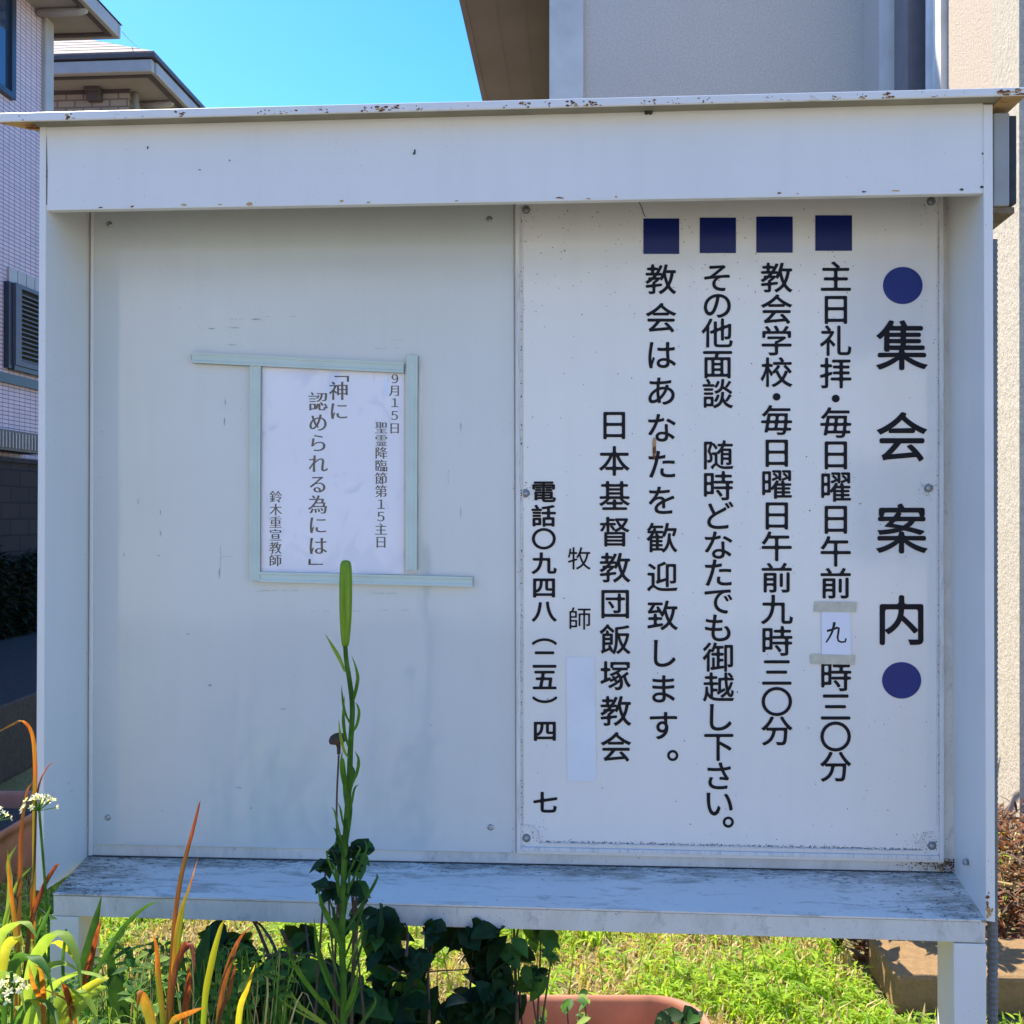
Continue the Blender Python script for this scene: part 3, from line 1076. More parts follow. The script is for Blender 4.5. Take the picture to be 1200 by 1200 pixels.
# screws
def screw(cx, cy, Y, r, parent, washer=0):
    mm = MB()
    c = P(cx, cy, Y)
    rows = []
    for t, rr_ in ((0, 1), (-.0012, 1), (-.0026, .75), (-.0032, .4), (-.0026, .2), (-.0024, .02)):
        rows.append([c + V((math.cos(k * math.pi / 8) * r * rr_, t, math.sin(k * math.pi / 8) * r * rr_)) for k in range(16)])
    mm.grid(rows, 0, closed=True)
    if washer:
        w_ = []
        for t, rr_ in ((0.0005, washer), (-.0006, washer), (-.0008, r * 1.02)):
            w_.append([c + V((math.cos(k * math.pi / 10) * rr_, t, math.sin(k * math.pi / 10) * rr_)) for k in range(20)])
        mm.grid(w_, 1, closed=True)
    return mm.build('screw', [M['screw'], M['rubber']], parent, smooth=True)
for cx, cy in ((128, 263), (573.5, 257), (126.5, 958), (575, 969.5)): screw(cx, cy, D - .0042, .0062, lp)
# scratches and old pencil marks on the display panel
m = MB()
mr = random.Random(21)
for cx, cy, w_, h_ in ((275, 374, 11, .8), (300, 374, 6, .7), (330, 371, 20, .8), (400, 386, 26, .6), (455, 408, 16, .6), (274, 384, 7, .7), (248, 385, 4, .7), (425, 402, 9, .7), (470, 398, 12, .6), (272, 404, 5, .6),
                       (395, 716, 30, .5), (470, 715, 22, .5), (330, 692, 24, .6), (430, 695, 44, .6), (300, 693, 10, .8), (258, 652, .7, 24), (257, 672, 1, 6), (264, 652, 9, .5), (264, 471, .8, 4), (263, 494, .8, 5),
                       (246, 803, 2.5, 1.2), (220, 743, 3, 1), (188, 600, .8, 3), (188, 625, .9, 3), (186, 651, 2, .9), (162, 587, .8, 4), (145, 650, .9, 2.5), (332, 831, 4, .8), (280, 923, 4, 1), (294, 947, 1.4, 1.4),
                       (505, 850, 1.2, 1), (540, 500, .8, 5), (525, 560, .7, 9), (119, 506, 1, 1), (100, 495, .9, 2), (98, 550, .9, 2), (98, 570, .9, 2), (540, 600, .6, 6), (190, 950, 1.2, .8), (440, 640, .6, 6)):
    c0 = [(cx - w_, cy - h_ * .3), (cx - w_ * .3, cy - h_), (cx + w_ * .7, cy - h_ * .7), (cx + w_, cy + h_ * .2), (cx + w_ * .4, cy + h_), (cx - w_ * .5, cy + h_ * .8)]
    if max(w_, h_) > 8:          # long marks are broken lines
        n_ = 4
        for k in range(n_):
            if mr.random() < .3: continue
            if w_ > h_:
                xa, xb = cx - w_ + 2 * w_ * k / n_, cx - w_ + 2 * w_ * (k + mr.uniform(.3, .9)) / n_
                m.face([P(x, y, D - .0043) for x, y in ((xa, cy), (xb, cy - .3), (xb, cy + .35), (xa, cy + .4))])
            else:
                ya_, yb_ = cy - h_ + 2 * h_ * k / n_, cy - h_ + 2 * h_ * (k + mr.uniform(.3, .9)) / n_
                m.face([P(x, y, D - .0043) for x, y in ((cx, ya_), (cx + .5, ya_), (cx + .6, yb_), (cx, yb_))])
    else: m.face([P(x, y, D - .0043) for x, y in c0])
m.build('scuff_marks', plain('pencil_scuffs', (.42, .43, .41), .7, .3, 60), lp)

# ------------------------------------------------ sign panel
YS = D - .008
m = MB()
m.plate([(605.2, 1000.5), (1106.5, 1011), (1106, 165), (603.5, 170)], YS, .0075)
sg = m.build('sign_panel', M['sign'], nb, bevel=.001)
# raised rim folded round the edge
m = MB()
def bar(pts, Y, t):
    m.plate(pts, Y, t)
bar([(605.4, 998), (610.4, 998), (608.8, 170), (604.0, 170)], YS - .005, .0049)
bar([(612.2, 968), (613.4, 968), (612.8, 262), (611.6, 262)], YS - .002, .0019)
bar([(1101.4, 1008), (1106.4, 1008), (1106, 170), (1100.8, 170)], YS - .005, .0049)
bar([(1097.8, 968), (1099.2, 968), (1099.6, 256), (1098.4, 256)], YS - .002, .0019)
bar([(610.8, 997.5), (1101, 1008.0), (1101, 1003.2), (610.8, 992.8)], YS - .005, .0049)
bar([(632, 989.2), (1078, 998.6), (1078, 996.9), (632, 987.5)], YS - .003, .0029)
m.build('rim', M['rim'], sg, bevel=.0008)
# scalloped tabs at the screw corners
m = MB()
def scallop(cx, cy, pts_a, n=10):
    prev = None
    seg_ = []
    for k in range(n + 1):
        an = R(pts_a[0] + (pts_a[1] - pts_a[0]) * k / n)
        seg_.append((math.cos(an), -math.sin(an)))
    out_ = [P(cx + c * 15.5, cy + s_ * 15.5, YS - .0021) for c, s_ in seg_]
    in_ = [P(cx + c * 12.5, cy + s_ * 12.5, YS - .0021) for c, s_ in seg_]
    m.grid([[p + V((0, .002, 0)) for p in out_], out_, in_, [p + V((0, .002, 0)) for p in in_]])
scallop(617, 982, (-10, 100))
scallop(1092, 990, (80, 190))
m.build('corner_fold', M['rim'], sg)
for cx, cy in ((616.5, 246), (1091, 236), (616, 578), (1088, 572), (617, 982), (1092, 991)):
    screw(cx, cy, YS - .0004, .0052, sg, .0085)
# grime creeping out along the rim and round the screws
m = MB()
gm = random.Random(77)
def flake(cx, cy, r):
    n_ = 6
    m.face([P(cx + math.cos(6.283 * k / n_) * r * gm.uniform(.4, 1.2), cy + math.sin(6.283 * k / n_) * r * gm.uniform(.4, 1.2), YS - .0006) for k in range(n_)])
for i in range(240): flake(gm.uniform(640, 1080), 0, .01) if False else None
for i in range(900):
    x = gm.uniform(632, 1082)
    yb_ = 987 + (x - 632) * 9.4 / 446
    flake(x, yb_ - abs(gm.gauss(0, 1.1)) - .3, gm.uniform(.2, .75))
for i in range(170):
    y = gm.uniform(250, 975)
    flake(611.6 + gm.gauss(0, .9), y, gm.uniform(.3, 1.1))
    flake(1099.6 + gm.gauss(0, .9), y, gm.uniform(.3, 1.0))
for cx, cy, n_, sd in ((616, 578, 60, 7), (1088, 574, 46, 6), (1092, 991, 60, 9), (617, 980, 30, 8), (616, 248, 26, 9), (1091, 238, 20, 9), (1076, 985, 26, 6), (630, 972, 16, 5)):
    for i in range(n_): [flake(cx + gm.gauss(0, sd), cy + gm.gauss(0, sd * .8), gm.uniform(.2, .7)) for _ in range(2)]
for i in range(150): flake(gm.uniform(614, 1096), gm.uniform(245, 985), gm.uniform(.35, 1.0))
for i in range(160): flake(gm.uniform(614, 1000), min(470, 245 + abs(gm.gauss(0, 70))), gm.uniform(.3, .9))
pts = [(749, 237), (752, 243), (754, 250), (756.5, 254)]
for (x0_, y0_), (x1_, y1_) in zip(pts, pts[1:]):
    m.face([P(x0_ - .5, y0_, YS - .0007), P(x0_ + .5, y0_, YS - .0007), P(x1_ + .5, y1_, YS - .0007), P(x1_ - .5, y1_, YS - .0007)])
m.build('grime', M['grime'], sg)
# rusted lower right corner of the case
m = MB()
for i in range(420):
    cx, cy = 1118 - abs(gm.gauss(0, 26)), 1013 + gm.gauss(0, 4.5)
    if cx < 1040 or cy < 1006 or cy > 1022: continue
    n_ = 6
    r = gm.uniform(.3, 1.6)
    m.face([P(cx + math.cos(6.283 * k / n_) * r * gm.uniform(.4, 1.2), cy + math.sin(6.283 * k / n_) * r * .7 * gm.uniform(.4, 1.2), D - .0006 - .00001 * i) for k in range(n_)], 0 if gm.random() < .55 else 1)
m.build('corner_rust', [M['grime'], M['rustpaint']], nb)
m = MB()
for i in range(26):
    cx, cy = 1158.5 + gm.gauss(0, 2.2), 1064 + gm.gauss(0, 8)
    cx = min(max(cx, 1157), 1163)
    n_ = 6
    r = gm.uniform(.8, 2.6)
    m.face([P(cx + math.cos(6.283 * k / n_) * r * gm.uniform(.4, 1.1), cy + math.sin(6.283 * k / n_) * r * 1.5 * gm.uniform(.4, 1.1), -.0006 - .00001 * i) for k in range(n_)])
m.build('edge_rust', M['rustpaint'], nb)
# flakes of dirt on the shelf toward the right corner and back joint
m = MB()
for i in range(520):
    u = gm.random()
    if i < 200:
        s_, t_ = 1 - abs(gm.gauss(0, .05)), gm.random()
    elif i < 420:
        s_, t_ = gm.random(), 1 - abs(gm.gauss(0, .06))
    else:
        s_, t_ = abs(gm.gauss(0, .04)), gm.random()
    if not (0.005 < s_ < .995 and .02 < t_ < .985): continue
    a0 = fl.lerp(fr_, s_)
    b0 = bl2.lerp(br2, s_)
    c = a0.lerp(b0, t_) + V((0, 0, .0007 + .000001 * i))
    tz = (b0.z - a0.z) / (b0.y - a0.y)
    r = gm.uniform(.0005, .0015)
    pp = []
    for k in range(6):
        dx_, dy_ = math.cos(6.283 * k / 6) * r * gm.uniform(.8, 3.5), math.sin(6.283 * k / 6) * r * gm.uniform(.4, 1)
        pp.append(c + V((dx_, dy_, dy_ * tz + dx_ * (fr_.z - fl.z) / (fr_.x - fl.x))))
    m.face(pp)
m.build('dirt_flakes', M['grime'], sf)
# bolt on the right side wall
bt = MB()
pb = P(1131, 1010, .085)
bt.tube([pb + V((.004, 0, 0)), pb + V((-.003, 0, 0)), pb + V((-.0045, 0, 0))], [.006, .006, .003], 12)
bt.build('bolt', M['screw'], nb, smooth=True)

# ------------------------------------------------ lettering
_gc = {}


def raw_glyph(ch_):
    """outline polylines of a glyph from the built-in font, em = 1, centred on the em box"""
    if ch_ in _gc: return _gc[ch_]
    c = bpy.data.curves.new('tmp', 'FONT')
    c.body = ch_
    o_ = bpy.data.objects.new('tmp', c)
    COL.objects.link(o_)
    bpy.context.view_layer.update()
    dg = bpy.context.evaluated_depsgraph_get()
    cu = o_.evaluated_get(dg).to_curve(dg)
    res = []
    for s in cu.splines:
        pts = []
        bp = s.bezier_points
        n_ = len(bp)
        for i in range(n_):
            a_, b_ = bp[i], bp[(i + 1) % n_]
            straight = (a_.handle_right - a_.co).length < 1e-5 and (b_.handle_left - b_.co).length < 1e-5
            if not straight:
                dd = (b_.co - a_.co)
                L_ = dd.length
                if L_ > 1e-6:
                    e1 = (a_.handle_right - a_.co).cross(dd).length / L_
                    e2 = (b_.handle_left - a_.co).cross(dd).length / L_
                    straight = max(e1, e2) < .002
            pts.append(a_.co.xy.copy())
            if not straight:
                for q_ in interpolate_bezier(a_.co, a_.handle_right, b_.handle_left, b_.co, 7)[1:-1]: pts.append(q_.xy.copy())
        cl_ = []
        for p_ in pts:
            if not cl_ or (p_ - cl_[-1]).length > 1e-4: cl_.append(p_)
        if len(cl_) > 2 and (cl_[0] - cl_[-1]).length < 1e-4: cl_.pop()
        if len(cl_) > 2: res.append(cl_)
    o_.evaluated_get(dg).to_curve_clear()
    bpy.data.objects.remove(o_)
    bpy.data.curves.remove(c)
    _gc[ch_] = res
    return res


def bbox(polys):
    xs_ = [p_.x for s in polys for p_ in s]
    ys_ = [p_.y for s in polys for p_ in s]
    return min(xs_), max(xs_), min(ys_), max(ys_)


_b = bbox(raw_glyph('国'))
EMC = Vector(((_b[0] + _b[1]) / 2, (_b[2] + _b[3]) / 2))
EM = max(_b[1] - _b[0], _b[3] - _b[2]) / .915


def offset_round(poly, ox_, oy_, rad):
    """thicken an outline (normal-dependent) and round its convex corners"""
    n_ = len(poly)
    # orientation: blender fonts: outer and inner contours wind opposite; outward = to the left or right by sign kept by font
    out_ = []
    for i in range(n_):
        p0, p1, p2 = poly[i - 1], poly[i], poly[(i + 1) % n_]
        e1, e2 = (p1 - p0), (p2 - p1)
        if e1.length < 1e-6 or e2.length < 1e-6:
            out_.append(p1.copy())
            continue
        e1.normalize(); e2.normalize()
        n1, n2 = Vector((-e1.y, e1.x)), Vector((-e2.y, e2.x))
        s_ = n1 + n2
        k_ = 1 + n1.dot(n2)
        s_ = s_ / max(k_, .45)
        out_.append(p1 + Vector((s_.x * ox_, s_.y * oy_)) * WIND)
    if not rad: return out_
    fin = []
    n_ = len(out_)
    for i in range(n_):
        p0, p1, p2 = out_[i - 1], out_[i], out_[(i + 1) % n_]
        e1, e2 = (p1 - p0), (p2 - p1)
        l1, l2 = e1.length, e2.length
        if l1 < 1e-6 or l2 < 1e-6: continue
        cr = (e1.x * e2.y - e1.y * e2.x) / (l1 * l2)
        dt = e1.dot(e2) / (l1 * l2)
        ang = math.atan2(cr, dt)
        if abs(ang) > .6:
            d_ = min(rad, .48 * l1, .48 * l2)
            a_, b_ = p1 - e1 / l1 * d_, p1 + e2 / l2 * d_
            for t_ in (0, .25, .5, .75, 1):
                fin.append(a_ * (1 - t_) ** 2 + p1 * 2 * t_ * (1 - t_) + b_ * t_ * t_)
        else: fin.append(p1)
    return fin


def _area(poly): return sum(poly[i - 1].x * poly[i].y - poly[i].x * poly[i - 1].y for i in range(len(poly))) / 2


_big = max(raw_glyph('国'), key=lambda s: abs(_area(s)))
WIND = -1 if _area(_big) > 0 else 1        # outward normal sign for the font's outer contours


def winding(p_, poly):
    w_ = 0
    for i in range(len(poly)):
        a_, b_ = poly[i - 1], poly[i]
        if (a_.y > p_.y) != (b_.y > p_.y):
            if p_.x < (b_.x - a_.x) * (p_.y - a_.y) / (b_.y - a_.y) + a_.x: w_ += 1 if b_.y > a_.y else -1
    return w_


def lettering(items, Y, mat, parent, weight=.013, rad=.045, wy=None, thick=.0004):
    """items: (char, px centre, py centre, em width px, em height px[, 'bbox'])"""
    mm = MB()
    for it in items:
        ch_, cx, cy, ew, eh = it[:5]
        polys = raw_glyph(ch_)
        if not polys: continue
        bb = bbox(polys)
        cen = EMC if len(it) < 6 else Vector(((bb[0] + bb[1]) / 2, (bb[2] + bb[3]) / 2))
        loops = []
        for s in polys:
            q_ = offset_round([(p_ - cen) / EM for p_ in s], weight, weight if wy is None else wy, rad)
            if len(q_) > 2: loops.append(q_)
        vs, es = [], []
        for l_ in loops:
            i0 = len(vs)
            vs += l_
            es += [(i0 + k, i0 + (k + 1) % len(l_)) for k in range(len(l_))]
        cdt = delaunay_2d_cdt(vs, es, [], 0, 1e-5)
        i0 = len(mm.v)
        mm.v += [P(cx + p_.x * ew, cy - p_.y * eh, Y) for p_ in cdt[0]]
        for t_ in cdt[2]:       # keep what lies inside the strokes (strokes may cross each other)
            c_ = sum((cdt[0][k] for k in t_), Vector((0, 0))) / len(t_)
            if sum(winding(c_, l_) for l_ in loops) != 0:
                mm.f.append(tuple(i0 + k for k in t_))
                mm.m.append(0)
    return mm.build('lettering', mat, parent)


def column(chars, ys_, x0, x1, ew, eh):
    y0_, y1_ = ys_[0], ys_[-1]
    out_ = []
    for c_, y_ in zip(chars, ys_):
        t_ = (y_ - y0_) / (y1_ - y0_)
        it = (c_, x0 + (x1 - x0) * t_, y_, ew, eh)
        if c_ in '・': it = it + ('bbox',)
        out_.append(it)
    return out_


YT = YS - .0012
lettering(column('集会案内', [406, 513, 621, 728], 1057, 1056.5, 59, 59), YT, M['ink'], sg, .015, .05)
c1 = column('主日礼拝・毎日曜日午前時三〇分', [325, 363, 400, 438, 467, 496, 533.5, 571, 609, 647, 684.5, 793, 829, 864, 899], 979.5, 979.3, 37, 36.5)
lettering(c1, YT, M['ink'], sg, .013, .045)
c2 = column('教会学校・毎日曜日午前九時三〇分', [326, 363, 400, 437, 465, 493, 531, 568, 604.5, 641, 678, 715, 752, 788.5, 823, 857], 910, 910.4, 37, 35.5)
lettering(c2, YT, M['ink'], sg, .013, .045)
c3 = column('その他面談随時どなたでも御越し下さい', [326, 358, 391, 427, 462, 534, 570, 605, 639.5, 672, 704.5, 736.5, 771, 806, 841, 875.5, 910, 942], 840.6, 842.5, 36, 35)
c3.append(('。', 853.5, 963.5, 38, 38, 'bbox'))
lettering(c3, YT, M['ink'], sg, .013, .045)
c4 = column('教会はあなたを歓迎致します', [328, 373, 416.5, 459, 502, 545, 587, 631, 676.5, 722, 766, 808, 851], 774.3, 777, 36, 35.5)
c4.append(('。', 788.4, 885.4, 38, 38, 'bbox'))
lettering(c4, YT, M['ink'], sg, .013, .045)
c5 = column('日本基督教団飯塚教会', [498.5, 541, 582, 624, 666, 708, 750, 792.5, 834, 876], 719.7, 721.8, 36, 35.5)
lettering(c5, YT, M['ink'], sg, .013, .045)
lettering(column('牧師', [655, 725.5], 678.8, 679.3, 27, 27), YT, M['ink'], sg, .004, .03)
c7 = column('電話〇九四八\ufe35二五\ufe36四七', [576.5, 605, 632, 660.5, 689, 716.5, 750, 773, 797, 826, 857, 941], 637, 639, 28.5, 25.5)
c7 = [(c_[0], c_[1], 752, 28.5, 25) + ('bbox',) if c_[0] == '\ufe35' else (c_[0], c_[1], 820, 28.5, 25, 'bbox') if c_[0] == '\ufe36' else c_ for c_ in c7]
lettering(c7, YT, M['ink'], sg, .025, .05)
# paint chip running down between two letters
m = MB()
m.face([P(x, y, YT - .0004) for x, y in ((766, 512), (769, 516), (768.5, 532), (767, 539), (765, 534), (764.5, 518))])
m.build('paint_chip', M['rustpaint'], sg)
# navy squares and discs
def flat(pts, name, mat):
    mm = MB()
    a_ = [P(x, y, YS - .0011) for x, y in pts]
    mm.grid([a_, [p + V((0, .0009, 0)) for p in a_]], closed=True, cap=True)
    return mm.build(name, mat, sg)
for x0_, y0_, x1_, y1_ in ((754, 256, 796, 297.5), (820, 255, 862.5, 296.5), (886.3, 253.8, 929, 296), (955.5, 252.3, 998.5, 293.8)):
    flat([(x0_, y1_), (x1_, y1_), (x1_, y0_), (x0_, y0_)], 'square_mark', M['navy'])
for cx, cy, a_, b_ in ((1058, 334.5, 23.2, 21.8), (1056.7, 797.3, 22.9, 21.4)):
    flat([(cx + a_ * math.cos(-k * math.pi / 24), cy + b_ * math.sin(-k * math.pi / 24)) for k in range(48)], 'disc_mark', M['navy2'])

# taped correction slip: hand-written numeral
ps = empty('paper_slip', P(980, 770, YS - .003), 'small white paper slip with a hand-written numeral, taped over the first service line', 'paper slip')
m = MB()
m.plate([(963, 767.5), (997.5, 767.5), (996, 711), (962.5, 712)], YS - .0024, .0004)
m.build('paper', M['paper'], ps)
def strip_px(pts, Y, t, name, mat, parent):
    mm = MB()
    mm.plate(pts, Y, t)
    return mm.build(name, mat, parent)
strip_px([(954, 717), (1003, 717.5), (1004.5, 705.5), (955, 705)], YS - .0030, .0004, 'tape', M['tape'], ps)
strip_px([(950, 778), (1002, 779), (1002.5, 767.5), (950, 766.5)], YS - .0030, .0004, 'tape', M['tape'], ps)
# brush-like strokes of the numeral
m = MB()
def stroke(pts, w0, w1, Y):
    rows = []
    for k, (x, y) in enumerate(pts):
        x_a, y_a = pts[max(k - 1, 0)]
        x_b, y_b = pts[min(k + 1, len(pts) - 1)]
        l_ = math.hypot(x_b - x_a, y_b - y_a)
        nx, ny = -(y_b - y_a) / l_, (x_b - x_a) / l_
        w_ = w0 + (w1 - w0) * k / (len(pts) - 1)
        rows.append([P(x + nx * w_, y + ny * w_, Y), P(x - nx * w_, y - ny * w_, Y)])
    m.grid(rows)
stroke([(978, 729), (977, 734), (975, 741), (972, 747), (968, 753)], 1.7, .9, YS - .00255)
stroke([(969, 739.5), (975, 738), (981, 735.5), (983, 736), (982.5, 741), (981.5, 747), (982.5, 751), (986, 752.5), (990.5, 752), (991.5, 748)], 1.4, 1.0, YS - .0026)
m.build('lettering', M['ink2'], ps)
# blank strip stuck under the word for pastor
m = MB()
m.plate([(665, 916), (699, 916), (697, 770), (663.5, 770)], YS - .0014, .0006)
o = m.build('blank_sticker', plain('white_label_film', (.80, .81, .82), .4, .04, 10), bevel=0)
tag(o, 'blank white vertical sticker on the sign beside the telephone number', 'sticker')

# ------------------------------------------------ sermon sheet in clear film, held by magnetic strips
YPp = D - .0055
po = empty('sermon_notice', P(390, 560, YPp), 'white paper sermon notice in wrinkled clear film on the grey panel', 'notice')
m = MB()
NX, NY = 14, 20
def q4(u, v_, tl_, tr2, br_, bl_):
    x = (tl_[0] * (1 - u) + tr2[0] * u) * (1 - v_) + (bl_[0] * (1 - u) + br_[0] * u) * v_
    y = (tl_[1] * (1 - u) + tr2[1] * u) * (1 - v_) + (bl_[1] * (1 - u) + br_[1] * u) * v_
    return x, y
m.plate([(304.5, 672), (473.5, 673), (473.5, 434.5), (305, 428)], YPp, .0005)
m.build('sheet', M['paper'], po)
m = MB()
rows = []
for j in range(57):
    r_ = []
    for i in range(41):
        u, v_ = i / 40, j / 56
        x, y = q4(u, v_, (304, 427), (496, 431), (489, 673), (303.5, 673))
        nz = noise.noise(V((x * .016, y * .009, 0)))
        n2 = noise.noise(V((x * .05, y * .035, 3)))
        nr = abs(noise.noise(V((x * .022 + y * .012, y * .012, 9))))
        edge = min(1, 6 * min(u, 1 - u, v_, 1 - v_) + .1)
        r_.append(P(x, y, YPp - .0015 - edge * (.0018 + .0019 * nz + .0002 * n2 + .0014 * max(0, .16 - nr) * 5)))
    rows.append(r_)
m.grid(rows)
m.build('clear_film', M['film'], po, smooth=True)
PT = YPp - .0003
mw = dict(weight=.020, wy=-.007, rad=.0)
la = column('９月１５日', [444, 458, 472, 487, 502], 462.8, 462.4, 13.5, 13.5)
lb = column('聖霊降臨節第１５主日', [501.5, 516.5, 531, 546, 561, 576, 591, 605.5, 620.5, 635.5], 446.8, 446.4, 14.5, 14.5)
lc = column('神に', [458.5, 482], 397, 397, 22.5, 22.5) + [('\ufe41', 400.5, 444, 22, 22, 'bbox')]
ld = column('認められる為には', [471, 495.5, 519.5, 543.8, 567.8, 591.7, 615.7, 640], 372.8, 372.3, 22.5, 22.5) + [('\ufe42', 370, 658.5, 22, 22, 'bbox')]
le = column('鈴木重宣教師', [582.5, 597.5, 612.3, 627.3, 642.3, 657], 323.2, 322.6, 14.5, 14.5)
lettering(la + lb + lc + ld + le, PT, M['ink2'], po, thick=0.0002, **mw)


def magstrip(pts, label, Y):
    mm = MB()
    a_ = [P(x, y, Y) for x, y in pts]
    lift = .0045
    b_ = [p + V((0, lift, 0)) for p in a_]
    # channel profile: two raised edges with a shallow groove between, along the strip's long axis
    la_ = (a_[1] - a_[0]).length
    lb_ = (a_[3] - a_[0]).length
    if la_ < lb_: a_ = a_[1:] + a_[:1]; b_ = b_[1:] + b_[:1]
    rows = []
    for t_, dep in ((0, 0), (.06, -.0), (.22, 0), (.30, .0012), (.70, .0012), (.78, 0), (1, 0)):
        rows.append([a_[0].lerp(a_[3], t_) + V((0, dep, 0)), a_[1].lerp(a_[2], t_) + V((0, dep, 0))])
    mm.grid(rows)
    mm.grid([[a_[0], a_[1]], [b_[0], b_[1]]], 1)
    mm.grid([[a_[2], a_[3]], [b_[2], b_[3]]], 1)
    mm.face([a_[0], b_[0], b_[3], a_[3]], 1)
    mm.face([a_[1], a_[2], b_[2], b_[1]], 1)
    o_ = mm.build('magnetic_strip', [M['strip'], M['stripedge']])
    return tag(o_, label, 'magnetic strip', 'pale green strips holding the sermon notice')
YM = D - .0148
magstrip([(224, 425), (473, 437), (473.5, 424.8), (224, 412.5)], 'horizontal pale green strip along the top edge of the white notice', YM)
magstrip([(292, 681), (304.5, 681), (305.5, 428.5), (293, 428.5)], 'upright pale green strip along the left edge of the white notice', YM + .0012)
magstrip([(475.5, 668), (488.5, 668), (489.5, 416), (476.5, 416)], 'upright pale green strip along the right edge of the white notice', YM)
magstrip([(304.5, 682), (554, 687.8), (554, 676), (304.5, 670)], 'horizontal pale green strip under the white notice', YM)

# ------------------------------------------------ box and conduit at the right side
bxr = empty('meter_box', P(1180, 190, .12), 'grey metal box with black edge on the outer right side of the board', 'electrical box')
zb0, zb1 = P(1180, 241, .014).z, P(1180, 131.5, .014).z
xa_, xb_, xc_ = P(1164, 200, .014).x + .001, P(1183.5, 200, .014).x, P(1193, 200, .014).x
m = MB()
m.box((xa_, .014, zb0), (xb_, .2, zb1))
m.build('casing', M['boxgrey'], bxr, bevel=.003)
m = MB()
m.box((xb_ + .0005, .018, zb0 + .004), (xc_, .19, zb1 - .004))
m.build('edge_seal', M['black'], bxr, bevel=.003)
m = MB()
m.hexa([(xa_, .02, zb0 - .012), (xc_ - .004, .02, zb0 - .012), (xc_ - .004, .02, zb0 - .001), (xa_, .02, zb0 - .001)],
       [(xa_, .2, zb0 - .02), (xc_ - .004, .2, zb0 - .02), (xc_ - .004, .2, zb0 - .001), (xa_, .2, zb0 - .001)])
m.build('wooden_backing', M['wood'], bxr)
m = MB()
rows = []
xc0 = P(1163, 1150, .03).x
zt_ = P(1163, 280, .03).z
zz = 0.02
k = 0
while zz < zt_:
    rr_ = .0098 if k % 2 else .0083
    xx = P(1163.2, 1150, .03).x + .0
    rows.append([(xx + math.cos(j * math.pi / 6) * rr_, .03 + math.sin(j * math.pi / 6) * rr_, zz) for j in range(12)])
    zz += .0052
    k += 1
m.grid(rows, closed=True, cap=True)
tag(m.build('corrugated_conduit', M['conduit']), 'grey corrugated conduit running down beside the right leg', 'conduit')

# ---------------------------------------------------------------- plants in front
def pl(pts, Y, dY=0):
    n_ = len(pts)
    return [P(x, y, Y + dY * k / max(1, n_ - 1)) for k, (x, y) in enumerate(pts)]


def smooth_path(pts, n_=5):
    """Catmull-Rom through the points"""
    out_ = []
    p_ = [pts[0] * 2 - pts[1]] + pts + [pts[-1] * 2 - pts[-2]]
    for i in range(1, len(p_) - 2):
        for k in range(n_):
            t_ = k / n_
            a_, b_, c_, d_ = p_[i - 1], p_[i], p_[i + 1], p_[i + 2]
            out_.append(.5 * ((2 * b_) + (c_ - a_) * t_ + (2 * a_ - 5 * b_ + 4 * c_ - d_) * t_ * t_ + (3 * b_ - a_ - 3 * c_ + d_) * t_ ** 3))
    out_.append(pts[-1])
    return out_


def strap(pts, Y, wpx, mat, parent, name='leaf', dY=0, side=(1, .3, 0), fold=.2, tip=.05, base=.6):
    path = smooth_path(pl(pts, Y, dY))
    dist = (path[0] - CAM).dot(AX_F)
    w_ = wpx / FPX * dist
    n_ = len(path)
    wid = []
    for k in range(n_):
        t_ = k / (n_ - 1)
        wid.append(w_ * max(tip, min(1, base + (1 - base) * t_ * 3) * (1 if t_ < .55 else (1 - (t_ - .55) / .45) ** .8)))
    mm = MB()
    mm.ribbon(path, wid, side, fold)
    return mm.build(name, mat, parent, smooth=True)


# lily stalk with its long green pod
YL = -.27
lily = empty('lily_stalk', (P(398, 1200, YL).x, YL, 0), 'tall green lily stalk with one upright pod in front of the grey panel', 'flower')
base_ = P(398, 1200, YL)
stem_pts = [(402, 1200), (401, 1120), (402, 1050), (405, 980), (409, 920), (411, 870), (413, 830), (410, 800), (406, 775), (404.5, 755)]
sp_path = [V((base_.x - .01, YL - .0, 0.0))] + pl(stem_pts, YL)
sp_path = smooth_path(sp_path, 4)
m = MB()
m.tube(sp_path, [.0058 - .0022 * k / len(sp_path) for k in range(len(sp_path))], 8)
m.build('stem', M['lily_green'], lily, smooth=True)
m = MB()
rows = []
for y, hw in ((757, 3.6), (752, 4.6), (742, 5.6), (725, 6.8), (705, 7.3), (685, 7.3), (672, 7.0), (664, 6.6), (660, 5.8), (657.5, 4.4), (656.5, 2)):
    c = P(404.5 + (757 - y) * .004, y, YL)
    r_ = hw / FPX * (c - CAM).dot(AX_F)
    row = []
    for k in range(18):
        an = 2 * math.pi * k / 18
        rr_ = r_ * (1 + .09 * math.cos(3 * an + .5) + .03 * math.cos(6 * an))
        row.append(c + V((math.cos(an) * rr_, math.sin(an) * rr_, 0)))
    rows.append(row)
m.grid(rows, closed=True, cap=True)
m.build('pod', M['bud'], lily, smooth=True)
lr = random.Random(4)
def lleaf(pts, wpx, dY, mat='lily_green'):
    strap(pts, YL, wpx, M[mat], lily, 'leaf', dY, side=(1, lr.uniform(-.6, .6), 0), fold=.25)
lleaf([(405, 787), (398, 770), (390, 756), (381, 743)], 6, -.02, 'pale_strap')
lleaf([(411, 826), (416, 815), (420, 795), (417, 780), (412, 768)], 5, -.03)
lleaf([(411, 860), (418, 850), (421, 835), (419, 826), (416, 823)], 3.5, -.05)
lleaf([(412, 850), (405, 835), (402, 818), (400, 803)], 4, -.02)
lleaf([(411, 880), (405, 860), (403, 838), (404, 815)], 5, -.06)
